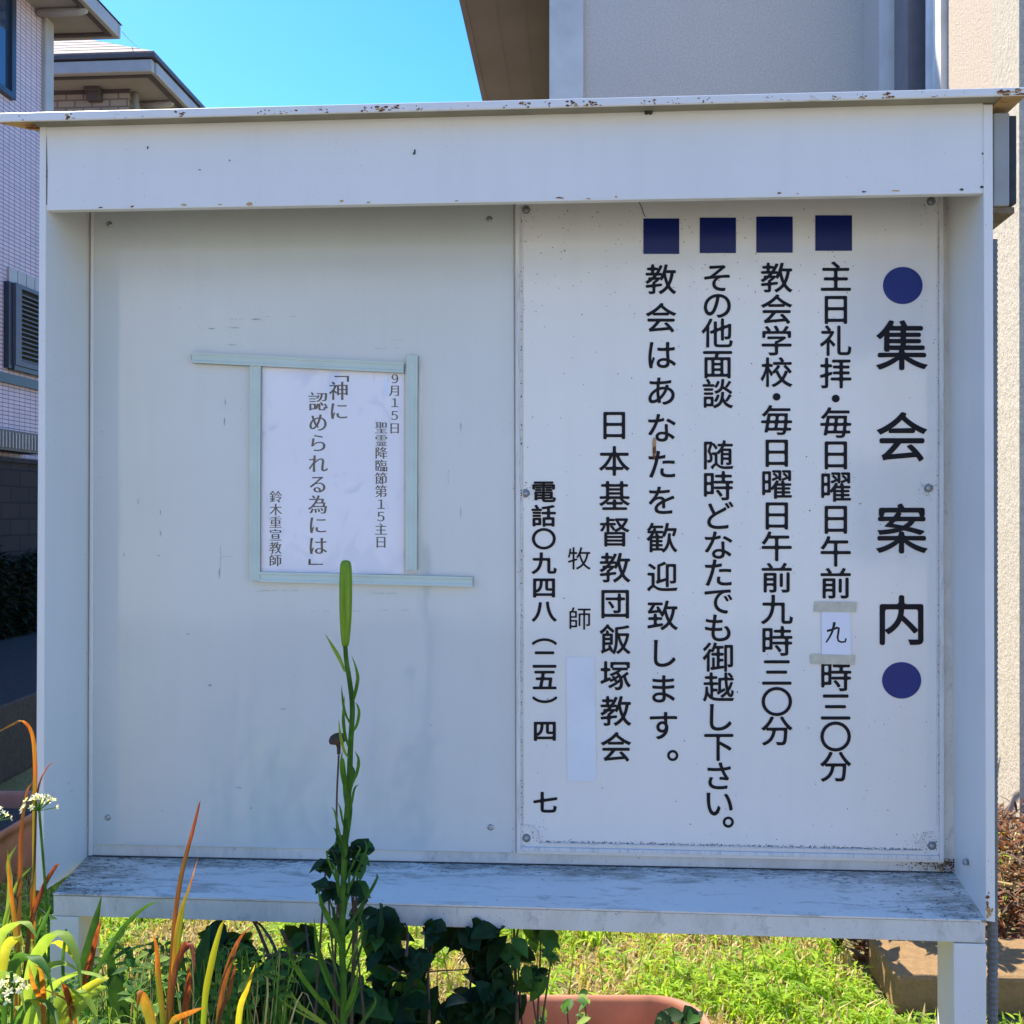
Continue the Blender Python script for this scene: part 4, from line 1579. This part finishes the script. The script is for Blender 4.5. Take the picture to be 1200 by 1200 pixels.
lleaf([(411, 890), (404, 880), (399, 860), (397, 843)], 4, -.04, 'pale_strap')
lleaf([(412, 920), (418, 905), (420, 890), (416, 880)], 4, -.03)
lleaf([(409, 935), (403, 915), (400, 895), (401, 880)], 5, -.05)
y = 925
sg_ = 1
while y < 1240:
    sg_ = -sg_ if lr.random() < .85 else sg_
    cx_ = 407 - (y - 940) * .018
    L_ = lr.uniform(40, 74) * (1 + (y - 940) / 800)
    sp_ = lr.uniform(.05, .30) * (1 + (y - 940) / 260)
    bend = lr.uniform(-5, 7) * sg_
    lleaf([(cx_, y), (cx_ + sg_ * L_ * sp_ * .5 + bend * .5, y - L_ * .42), (cx_ + sg_ * L_ * sp_ * .85 + bend, y - L_ * .75), (cx_ + sg_ * L_ * sp_, y - L_ * lr.uniform(.75, 1.0))],
          lr.uniform(2.6, 4.8), lr.uniform(-.06, .05), lr.choice(['lily_green', 'mid_leaf', 'mid_leaf', 'deep_strap', 'pale_strap']))
    y += lr.uniform(9, 17)
for pts_ in ([(400, 1180), (385, 1150), (372, 1110), (368, 1075)], [(400, 1200), (370, 1165), (345, 1130), (336, 1105)], [(400, 1210), (360, 1190), (335, 1175), (326, 1168)], [(402, 1190), (412, 1170), (418, 1150), (419, 1136)],
             [(399, 1215), (375, 1195), (352, 1178), (340, 1160)], [(404, 1120), (392, 1090), (378, 1062), (372, 1040)]):
    lleaf(pts_, lr.uniform(5, 7), -.05, lr.choice(['pale_strap', 'lily_green']))

# dry seed head on a thin stem behind the lily
dsd = empty('dry_seed_stalk', (P(394, 1100, YL + .06).x, YL + .06, 0), 'thin dry stalk with dark brown seed head beside the lily stalk', 'dry flower')
m = MB()
pth = [V((P(398, 1190, YL + .06).x, YL + .06, .0))] + pl([(400, 1190), (397, 1050), (394.5, 950), (397, 885)], YL + .06)
m.tube(smooth_path(pth, 4), .0017, 6)
m.build('stem', M['stem_brown'], dsd, smooth=True)
m = MB()
rows = []
c0 = P(398, 884, YL + .06)
s1 = 1 / FPX * (c0 - CAM).dot(AX_F)
for (dx, y, hw) in ((0, 884, 2), (0, 876, 2.4), (-1, 872, 3), (-3, 871.5, 8), (-2, 868, 10), (-1, 863, 9), (0, 860, 6), (0, 858.5, 1)):
    c = P(397 + dx, y, YL + .06)
    rows.append([c + V((math.cos(k * math.pi / 7) * hw * s1, math.sin(k * math.pi / 7) * hw * s1 * .8, 0)) for k in range(14)])
m.grid(rows, closed=True, cap=True)
m.build('seed_head', M['seedhead'], dsd, smooth=True)


def bush(name, region, Ya, Yb, count, size, mats, label, cat='shrub', seed=1, stems=6, group=None, aspect=.55):
    """leafy plant: stems from the ground to leaf sprays inside a picture region (px), spread between depths Ya..Yb"""
    r_ = random.Random(seed)
    x0_, x1_, y0_, y1_ = region
    Ym = (Ya + Yb) / 2
    cb_ = P((x0_ + x1_) / 2, 1200, Ym)
    root = empty(name, (cb_.x, Ym, 0), label, cat, group)
    m_ = MB()
    ends = []
    for k in range(stems):
        px = x0_ + (x1_ - x0_) * (k + r_.uniform(.1, .9)) / stems
        tip = P(px, y0_ + (y1_ - y0_) * r_.uniform(.05, .4), r_.uniform(Ya, Yb))
        bs = V((cb_.x + (tip.x - cb_.x) * .6, Ym + r_.uniform(-.03, .03), 0))
        md = bs.lerp(tip, .55) + V((r_.uniform(-.04, .04), r_.uniform(-.03, .03), 0))
        pa = smooth_path([bs, md, tip], 5)
        m_.tube(pa, [.0042 - .003 * i / len(pa) for i in range(len(pa))], 6)
        ends.append(pa)
    m_.build('stem', M['stem_brown'], root, smooth=True)
    f_ = MB()
    for k in range(count):
        pa = r_.choice(ends)
        t_ = r_.uniform(.45, 1.0)
        p_ = pa[min(len(pa) - 1, int(t_ * (len(pa) - 1)))]
        p_ = p_ + V((r_.gauss(0, .035), r_.gauss(0, .03), r_.gauss(0, .03)))
        an = r_.uniform(0, 6.283)
        L_ = size * r_.uniform(.55, 1.25)
        f_.leaf(p_, (math.cos(an), math.sin(an), r_.uniform(-.7, .5)), (r_.uniform(-.3, .3), r_.uniform(-.3, .3), 1), L_, L_ * aspect * r_.uniform(.8, 1.2), 0 if r_.random() < .7 else 1, r_.uniform(.1, .5))
    f_.build('foliage', mats, root, smooth=True)
    return root


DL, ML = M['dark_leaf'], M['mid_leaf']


def clumped(name, clumps, Y, size, mats, label, cat='shrub', seed=1, group=None, aspect=.6, twigs=(), lobed=False):
    """loose plant: stems run from one foot on the ground up to leaf clumps (px centre, px radii, leaf count, dY)"""
    r_ = random.Random(seed)
    cxm = sum(c_[0] for c_ in clumps) / len(clumps)
    foot = P(cxm, 1200, Y)
    root = empty(name, (foot.x, Y, 0), label, cat, group)
    m_, f_ = MB(), MB()
    for (cx, cy, rx_, ry_, n_, dY) in clumps:
        tip = P(cx, cy, Y + dY)
        bs = V((foot.x + (tip.x - foot.x) * .55, Y, 0))
        md = bs.lerp(tip, .6) + V((r_.uniform(-.03, .03), r_.uniform(-.02, .02), 0))
        pa = smooth_path([bs, md, tip], 5)
        m_.tube(pa, [.004 - .0028 * i / len(pa) for i in range(len(pa))], 6)
        for k in range(n_):
            an, rr_ = r_.uniform(0, 6.283), math.sqrt(r_.random())
            p_ = P(cx + rx_ * rr_ * math.cos(an), cy + ry_ * rr_ * math.sin(an), Y + dY + r_.uniform(-.05, .05))
            d_ = V((r_.uniform(-1, 1), r_.uniform(-1, .4), r_.uniform(-.9, .35)))
            L_ = size * r_.uniform(.55, 1.2)
            p_ = p_ - d_.normalized() * L_ * .5
            f_.leaf(p_, d_, (r_.uniform(-.5, .5), r_.uniform(-.9, .1), 1), L_, L_ * aspect * r_.uniform(.8, 1.2), 0 if r_.random() < .75 else 1, r_.uniform(.05, .5))
            if lobed:
                s2 = V((-d_.y, d_.x, d_.z * .5))
                for q_ in (-1, 1):
                    f_.leaf(p_, d_ + s2 * q_ * .9, (0, -.4, 1), L_ * .65, L_ * .4, 0, .2)
            if r_.random() < .3: m_.tube([tip.lerp(p_, .1), p_], .001, 4)
    for pts_, r0 in twigs:
        pa = smooth_path(pl(pts_, Y - .05, .1), 4)
        m_.tube(pa, [r0 * (1 - .6 * i / len(pa)) for i in range(len(pa))], 6)
    m_.build('stem', M['stem_brown'], root, smooth=True)
    f_.build('foliage', mats, root, smooth=True)
    return root


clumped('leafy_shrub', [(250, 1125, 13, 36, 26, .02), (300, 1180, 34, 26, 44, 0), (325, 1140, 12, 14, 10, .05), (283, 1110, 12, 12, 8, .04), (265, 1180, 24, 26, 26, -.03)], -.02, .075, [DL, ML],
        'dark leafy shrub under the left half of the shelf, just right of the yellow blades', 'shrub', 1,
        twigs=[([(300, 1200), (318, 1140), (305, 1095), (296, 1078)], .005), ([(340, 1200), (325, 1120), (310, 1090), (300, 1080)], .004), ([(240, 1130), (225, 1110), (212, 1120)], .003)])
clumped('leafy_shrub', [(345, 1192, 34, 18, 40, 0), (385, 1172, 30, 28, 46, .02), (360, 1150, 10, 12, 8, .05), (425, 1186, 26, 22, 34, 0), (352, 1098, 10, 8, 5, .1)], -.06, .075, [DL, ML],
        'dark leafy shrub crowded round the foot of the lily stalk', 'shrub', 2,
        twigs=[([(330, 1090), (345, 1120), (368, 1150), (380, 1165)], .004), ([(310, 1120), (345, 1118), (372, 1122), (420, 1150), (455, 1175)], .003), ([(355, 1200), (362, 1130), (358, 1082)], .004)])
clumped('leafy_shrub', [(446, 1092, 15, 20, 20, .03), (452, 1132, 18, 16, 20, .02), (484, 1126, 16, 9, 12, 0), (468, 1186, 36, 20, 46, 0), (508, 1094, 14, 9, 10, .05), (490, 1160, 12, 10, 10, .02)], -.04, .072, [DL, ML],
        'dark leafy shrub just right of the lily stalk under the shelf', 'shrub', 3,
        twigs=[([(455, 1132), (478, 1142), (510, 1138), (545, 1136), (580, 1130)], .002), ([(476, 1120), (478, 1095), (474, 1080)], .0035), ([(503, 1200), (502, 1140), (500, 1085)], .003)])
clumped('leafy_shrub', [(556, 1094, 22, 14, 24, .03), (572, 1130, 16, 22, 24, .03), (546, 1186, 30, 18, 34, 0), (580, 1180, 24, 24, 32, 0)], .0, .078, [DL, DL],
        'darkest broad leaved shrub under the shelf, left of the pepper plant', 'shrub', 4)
clumped('pepper_plant', [(606, 1116, 14, 8, 10, 0), (634, 1098, 12, 12, 9, .02), (622, 1150, 10, 18, 12, 0), (646, 1122, 8, 8, 4, 0)], .03, .05, [ML, DL],
        'small bright leaved pepper plant left of the sunny lawn gap', 'plant', 5, twigs=[([(606, 1200), (604, 1140), (602, 1080)], .004), ([(598, 1130), (606, 1095), (610, 1078)], .003)])
clumped('seedling', [(685, 1172, 6, 10, 6, 0), (664, 1178, 4, 8, 4, 0), (679, 1192, 8, 8, 5, 0), (633, 1190, 6, 10, 6, 0)], .25, .032, [ML, M['pale_strap']], 'small seedling hanging over the rim of the planter', 'plant', 6)
clumped('seedling', [(780, 1192, 8, 6, 6, 0), (806, 1192, 12, 5, 8, 0)], .25, .05, [DL, ML], 'small dark seedling at the right end of the planter', 'plant', 7)
clumped('climbing_vine', [(398, 998, 16, 10, 9, 0), (382, 1012, 9, 6, 6, 0), (420, 1000, 12, 8, 7, 0), (415, 1024, 14, 10, 8, 0), (384, 1040, 10, 12, 8, 0), (412, 1048, 16, 12, 9, 0), (420, 1072, 12, 10, 6, .02), (400, 1082, 14, 12, 8, .02)],
        YL + .05, .034, [DL, ML], 'dark lobed vine climbing around the lily stalk in front of the shelf', 'vine', 8, aspect=.8, lobed=True)

# blades at the left
def clump(name, label, cat, Y, base_px, blades, group=None):
    b0 = P(base_px, 1200, Y)
    root = empty(name, (b0.x, Y, 0), label, cat, group)
    for pts, wpx, mat, dY in blades:
        (x0_, y0_) = pts[0]
        strap(pts, Y, wpx, M[mat], root, 'blade', dY, side=(1, rnd.uniform(-.5, .5), 0), fold=rnd.uniform(.1, .35))
    return root


clump('reed_clump', 'tall clump of orange and red reed blades at the left edge of the board', 'plant', -.30, 30, [
    ([(38, 1290), (40, 1120), (41, 960), (42, 900), (39, 862), (28, 845), (14, 849), (-10, 862)], 5.5, 'orange_blade', -.02),
    ([(18, 1290), (19, 1180), (22, 1080), (25, 980), (31, 930), (40, 915)], 5, 'red_blade', 0),
    ([(26, 1290), (25, 1180), (20, 1100), (12, 1030), (8, 985)], 6.5, 'orange_blade', -.04),
    ([(24, 1290), (28, 1180), (36, 1090), (52, 1040), (66, 1015), (69, 1012)], 7, 'red_blade', -.05),
    ([(40, 1130), (38, 1080), (37, 1050), (41, 1000), (44, 930), (55, 900), (67, 892)], 3, 'red_blade', -.02),
    ([(30, 1290), (31, 1190), (35, 1110), (38, 1060), (40, 1020)], 6, 'yellow_blade', .02),
    ([(0, 1120), (8, 1075), (22, 1035), (38, 1015)], 6, 'pale_strap', 0),
    ([(4, 1110), (12, 1040), (10, 1010), (20, 990)], 6, 'pale_strap', .03),
    ([(-10, 1125), (5, 1118), (14, 1119)], 5, 'orange_blade', 0),
])
clump('reed_clump', 'orange and yellow reed blades rising in front of the left leg and shelf', 'plant', -.50, 200, [
    ([(192, 1290), (196, 1200), (202, 1120), (206, 1070), (214, 1020), (227, 970), (233, 945), (235, 938)], 5.5, 'red_blade', 0),
    ([(194, 1290), (198, 1190), (206, 1130), (213, 1080), (218, 1052)], 7.5, 'yellow_blade', 0),
    ([(202, 1290), (202, 1180), (205, 1110), (212, 1068), (222, 1040), (232, 1005)], 5, 'orange_blade', -.03),
    ([(194, 1290), (192, 1200), (187, 1150), (184, 1110), (178, 1090)], 9, 'orange_blade', -.04),
    ([(200, 1290), (200, 1210), (206, 1140), (220, 1105), (226, 1120), (228, 1140)], 9, 'red_blade', -.06),
    ([(214, 1290), (217, 1200), (222, 1150), (221, 1130)], 8, 'red_blade', -.05),
    ([(194, 1290), (184, 1220), (174, 1180), (165, 1160), (160, 1185)], 13, 'orange_blade', -.06),
    ([(190, 1215), (205, 1192), (225, 1183), (240, 1180)], 12, 'orange_blade', -.1),
])
clump('reed_clump', 'yellow reed blades between the orange clump and the lily stalk', 'plant', -.48, 255, [
    ([(236, 1290), (240, 1180), (248, 1130), (258, 1090), (263, 1078)], 8, 'yellow_blade', 0),
    ([(250, 1290), (257, 1180), (268, 1130), (280, 1100), (294, 1085)], 7, 'red_blade', -.03),
    ([(274, 1290), (280, 1190), (290, 1155), (299, 1130)], 7, 'yellow_blade', -.05),
    ([(246, 1290), (256, 1200), (268, 1165), (274, 1140), (276, 1130)], 5, 'red_blade', -.04),
])
clump('lily_leaves', 'broad dark green strap leaves between the left leg and orange blades', 'plant', -.28, 140, [
    ([(150, 1290), (145, 1200), (136, 1150), (126, 1112)], 26, 'deep_strap', 0),
    ([(110, 1290), (100, 1160), (108, 1100), (119, 1050)], 16, 'deep_strap', .04),
    ([(90, 1190), (120, 1125), (150, 1080), (178, 1058), (202, 1055)], 6, 'deep_strap', -.03),
    ([(232, 1290), (228, 1180), (236, 1120), (246, 1085)], 22, 'deep_strap', .06),
    ([(205, 1290), (212, 1180), (206, 1120), (216, 1080)], 20, 'deep_strap', .08),
])
clump('strap_leaf_clump', 'pale green arching strap leaves lit by the sun in the bottom left corner', 'plant', -.42, 40, [
    ([(20, 1290), (34, 1150), (50, 1105), (70, 1090), (88, 1115), (96, 1160)], 14, 'pale_strap', -.1),
    ([(10, 1290), (50, 1170), (85, 1140), (110, 1140), (125, 1150)], 12, 'pale_strap', -.12),
    ([(30, 1290), (70, 1190), (100, 1165), (120, 1165)], 10, 'pale_strap', -.1),
    ([(-20, 1200), (-5, 1110), (10, 1085), (30, 1080), (44, 1100)], 12, 'pale_strap', -.05),
    ([(0, 1290), (10, 1160), (26, 1120), (50, 1130), (64, 1170)], 12, 'mid_leaf', -.12),
    ([(30, 1290), (45, 1150), (46, 1100), (60, 1060)], 12, 'mid_leaf', .02),
    ([(-10, 1290), (-4, 1180), (4, 1140), (20, 1150), (30, 1190)], 11, 'pale_strap', -.14),
    ([(60, 1290), (64, 1190), (85, 1160), (108, 1180), (114, 1215)], 11, 'pale_strap', -.1),
    ([(10, 1290), (20, 1200), (40, 1170), (60, 1180), (72, 1215)], 10, 'mid_leaf', -.15),
    ([(80, 1290), (78, 1200), (74, 1130), (78, 1090), (74, 1098)], 4, 'mid_leaf', 0),
    ([(40, 1290), (52, 1190), (50, 1140), (38, 1130)], 8, 'orange_blade', -.16),
    ([(56, 1230), (52, 1180), (40, 1150), (34, 1130)], 9, 'orange_blade', -.17),
    ([(90, 1200), (80, 1160), (72, 1150)], 8, 'red_blade', -.16),
    ([(120, 1290), (130, 1210), (142, 1190), (160, 1195)], 4, 'pale_strap', -.1),
    ([(90, 1180), (105, 1130), (113, 1095), (117, 1080)], 6, 'red_blade', -.03),
    ([(60, 1290), (72, 1200), (90, 1168), (122, 1145), (126, 1148)], 11, 'yellow_pale', -.08),
    ([(58, 1290), (66, 1210), (84, 1190), (118, 1158), (125, 1156)], 12, 'pale_strap', -.06),
    ([(50, 1110), (66, 1106), (84, 1118), (94, 1140)], 9, 'yellow_pale', .04),
    ([(46, 1142), (60, 1132), (80, 1132), (92, 1140)], 8, 'pale_strap', -.02),
    ([(20, 1290), (24, 1200), (36, 1172), (44, 1180), (48, 1215)], 9, 'pale_strap', -.12),
    ([(4, 1140), (8, 1110), (20, 1098), (28, 1110)], 12, 'yellow_pale', 0),
    ([(58, 1140), (50, 1115), (45, 1095), (48, 1080)], 10, 'mid_leaf', .02),
    ([(88, 1230), (82, 1180), (76, 1160), (71, 1148)], 5, 'red_blade', -.14),
    ([(96, 1188), (80, 1172), (60, 1162), (44, 1158)], 5, 'red_blade', -.15),
    ([(94, 1190), (100, 1140), (110, 1110), (117, 1085), (119, 1072)], 4, 'red_blade', -.02),
    ([(130, 1290), (128, 1215), (120, 1200), (112, 1204)], 4, 'pale_strap', -.16),
    ([(100, 1290), (104, 1200), (118, 1190), (142, 1195)], 4, 'pale_strap', -.14),
    ([(118, 1220), (122, 1200), (128, 1190)], 6, 'mid_leaf', -.14),
])


def umbel(cx, cy, rpx, Y, stem, label, n_=22, seed=1):
    r_ = random.Random(seed)
    c = P(cx, cy, Y)
    s1_ = (c - CAM).dot(AX_F) / FPX
    bse = P(stem[-1][0], stem[-1][1], Y)
    root = empty('white_flower', (bse.x, Y, 0), label, 'flower', 'white chive flowers')
    if len(stem) > 1:
        m_ = MB()
        pth_ = smooth_path([V((bse.x, Y, 0))] + pl(list(reversed(stem)), Y), 4)
        m_.tube(pth_, .0022, 6)
        m_.build('stem', M['lily_green'], root, smooth=True)
    hub = P(*stem[0], Y)
    m_ = MB()
    for k in range(n_):
        an, el = r_.uniform(0, 6.283), R(r_.uniform(5, 85))
        d_ = V((math.cos(an) * math.cos(el), math.sin(an) * math.cos(el), math.sin(el)))
        tip = hub + V((d_.x * rpx, d_.y * rpx, d_.z * rpx * .95)) * s1_ * r_.uniform(.8, 1.05)
        m_.tube([hub, tip], .0007, 4, 1)
        ax = d_.cross(V((.2, .3, 1))).normalized()
        bx_ = d_.cross(ax).normalized()
        for j in range(6):
            a2 = j * math.pi / 3 + r_.random()
            pd = (ax * math.cos(a2) + bx_ * math.sin(a2)) + d_ * .35
            m_.leaf(tip, pd, d_, *[q_ * r_.uniform(.8, 1.1) for q_ in (.0066, .0030)], 0, -.1)
    m_.build('flower_head', [M['petal'], M['lily_green']], root)
    return root


umbel(44, 938, 20, -.34, [(46, 950), (50, 1000), (56, 1080), (57, 1130)], 'white round chive flower head in front of the left edge of the case', 24, 3)
umbel(3, 948, 15, -.32, [(-2, 962), (-4, 1000), (-4, 1100)], 'white chive flower partly cut by the left picture edge, upper one', 10, 4)
umbel(14, 1160, 22, -.56, [(12, 1168), (14, 1190)], 'cream chive flower head low in the bottom left corner', 22, 5)
# leafy weed beyond the step that dapples it with shade
bw_ = random.Random(31)
WF = V((1.0, 1.50, 0))
wd = empty('leafy_weed', WF, 'tall shaded leafy weed in the lawn just left of the brown concrete step', 'plant')
m_ = MB()
f_ = MB()
for k in range(11):
    tip = WF + V((bw_.uniform(-.22, .24), bw_.uniform(-.25, .25), bw_.uniform(.45, .95)))
    m_.tube([WF, WF.lerp(tip, .5) + V((.02, 0, .04)), tip], [.004, .003, .001], 6)
    for j in range(20):
        p_ = WF.lerp(tip, bw_.uniform(.3, 1))
        an = bw_.uniform(0, 6.28)
        f_.leaf(p_, (math.cos(an), math.sin(an), bw_.uniform(-.4, .5)), (0, 0, 1), bw_.uniform(.05, .12), bw_.uniform(.02, .045), 0)
m_.build('stem', M['stem_brown'], wd, smooth=True)
f_.build('foliage', M['mid_leaf'], wd, smooth=True)
# tangle of thin grass and small leaves round the feet of the front plants: nobody could count it
tg = random.Random(57)
t_ = MB()
for i in range(620):
    px = tg.uniform(-20, 340)
    Yt = tg.uniform(-.34, .02)
    top = tg.uniform(1145, 1215) if 44 < px < 125 else tg.uniform(1075, 1200) if px < 44 else tg.uniform(1105, 1215)
    tip = P(px + tg.uniform(-28, 28), top, Yt + tg.uniform(-.05, .05))
    ft = P(px, 1260, Yt)
    ft = V((ft.x, ft.y, max(.05, ft.z - .12)))
    md = ft.lerp(tip, .6) + V((tg.uniform(-.015, .015), tg.uniform(-.02, .02), tg.uniform(0, .03)))
    en = tip + V((tg.uniform(-.03, .03), tg.uniform(-.03, .0), tg.uniform(-.04, .0)))
    pa = smooth_path([ft, md, tip, en], 3)
    w0 = tg.uniform(.0014, .0042)
    t_.ribbon(pa, [w0 * max(.08, 1 - (k / (len(pa) - 1)) ** 2) for k in range(len(pa))], (1, tg.uniform(-.8, .8), 0), .25, tg.choice((0, 0, 1, 1, 2, 3)))
    if tg.random() < .45:
        for k in range(4):
            q_ = pa[tg.randint(len(pa) // 2, len(pa) - 1)]
            t_.leaf(q_, (tg.uniform(-1, 1), tg.uniform(-1, .3), tg.uniform(-.3, .7)), (0, -.3, 1), tg.uniform(.012, .034), tg.uniform(.006, .016), tg.choice((0, 0, 1, 2)), .3)
tag(t_.build('weed_tangle', [M['mid_leaf'], M['pale_strap'], M['lily_green'], M['g_straw']]), 'tangle of thin grass and small leaves among the front plants', 'weeds', kind='stuff')
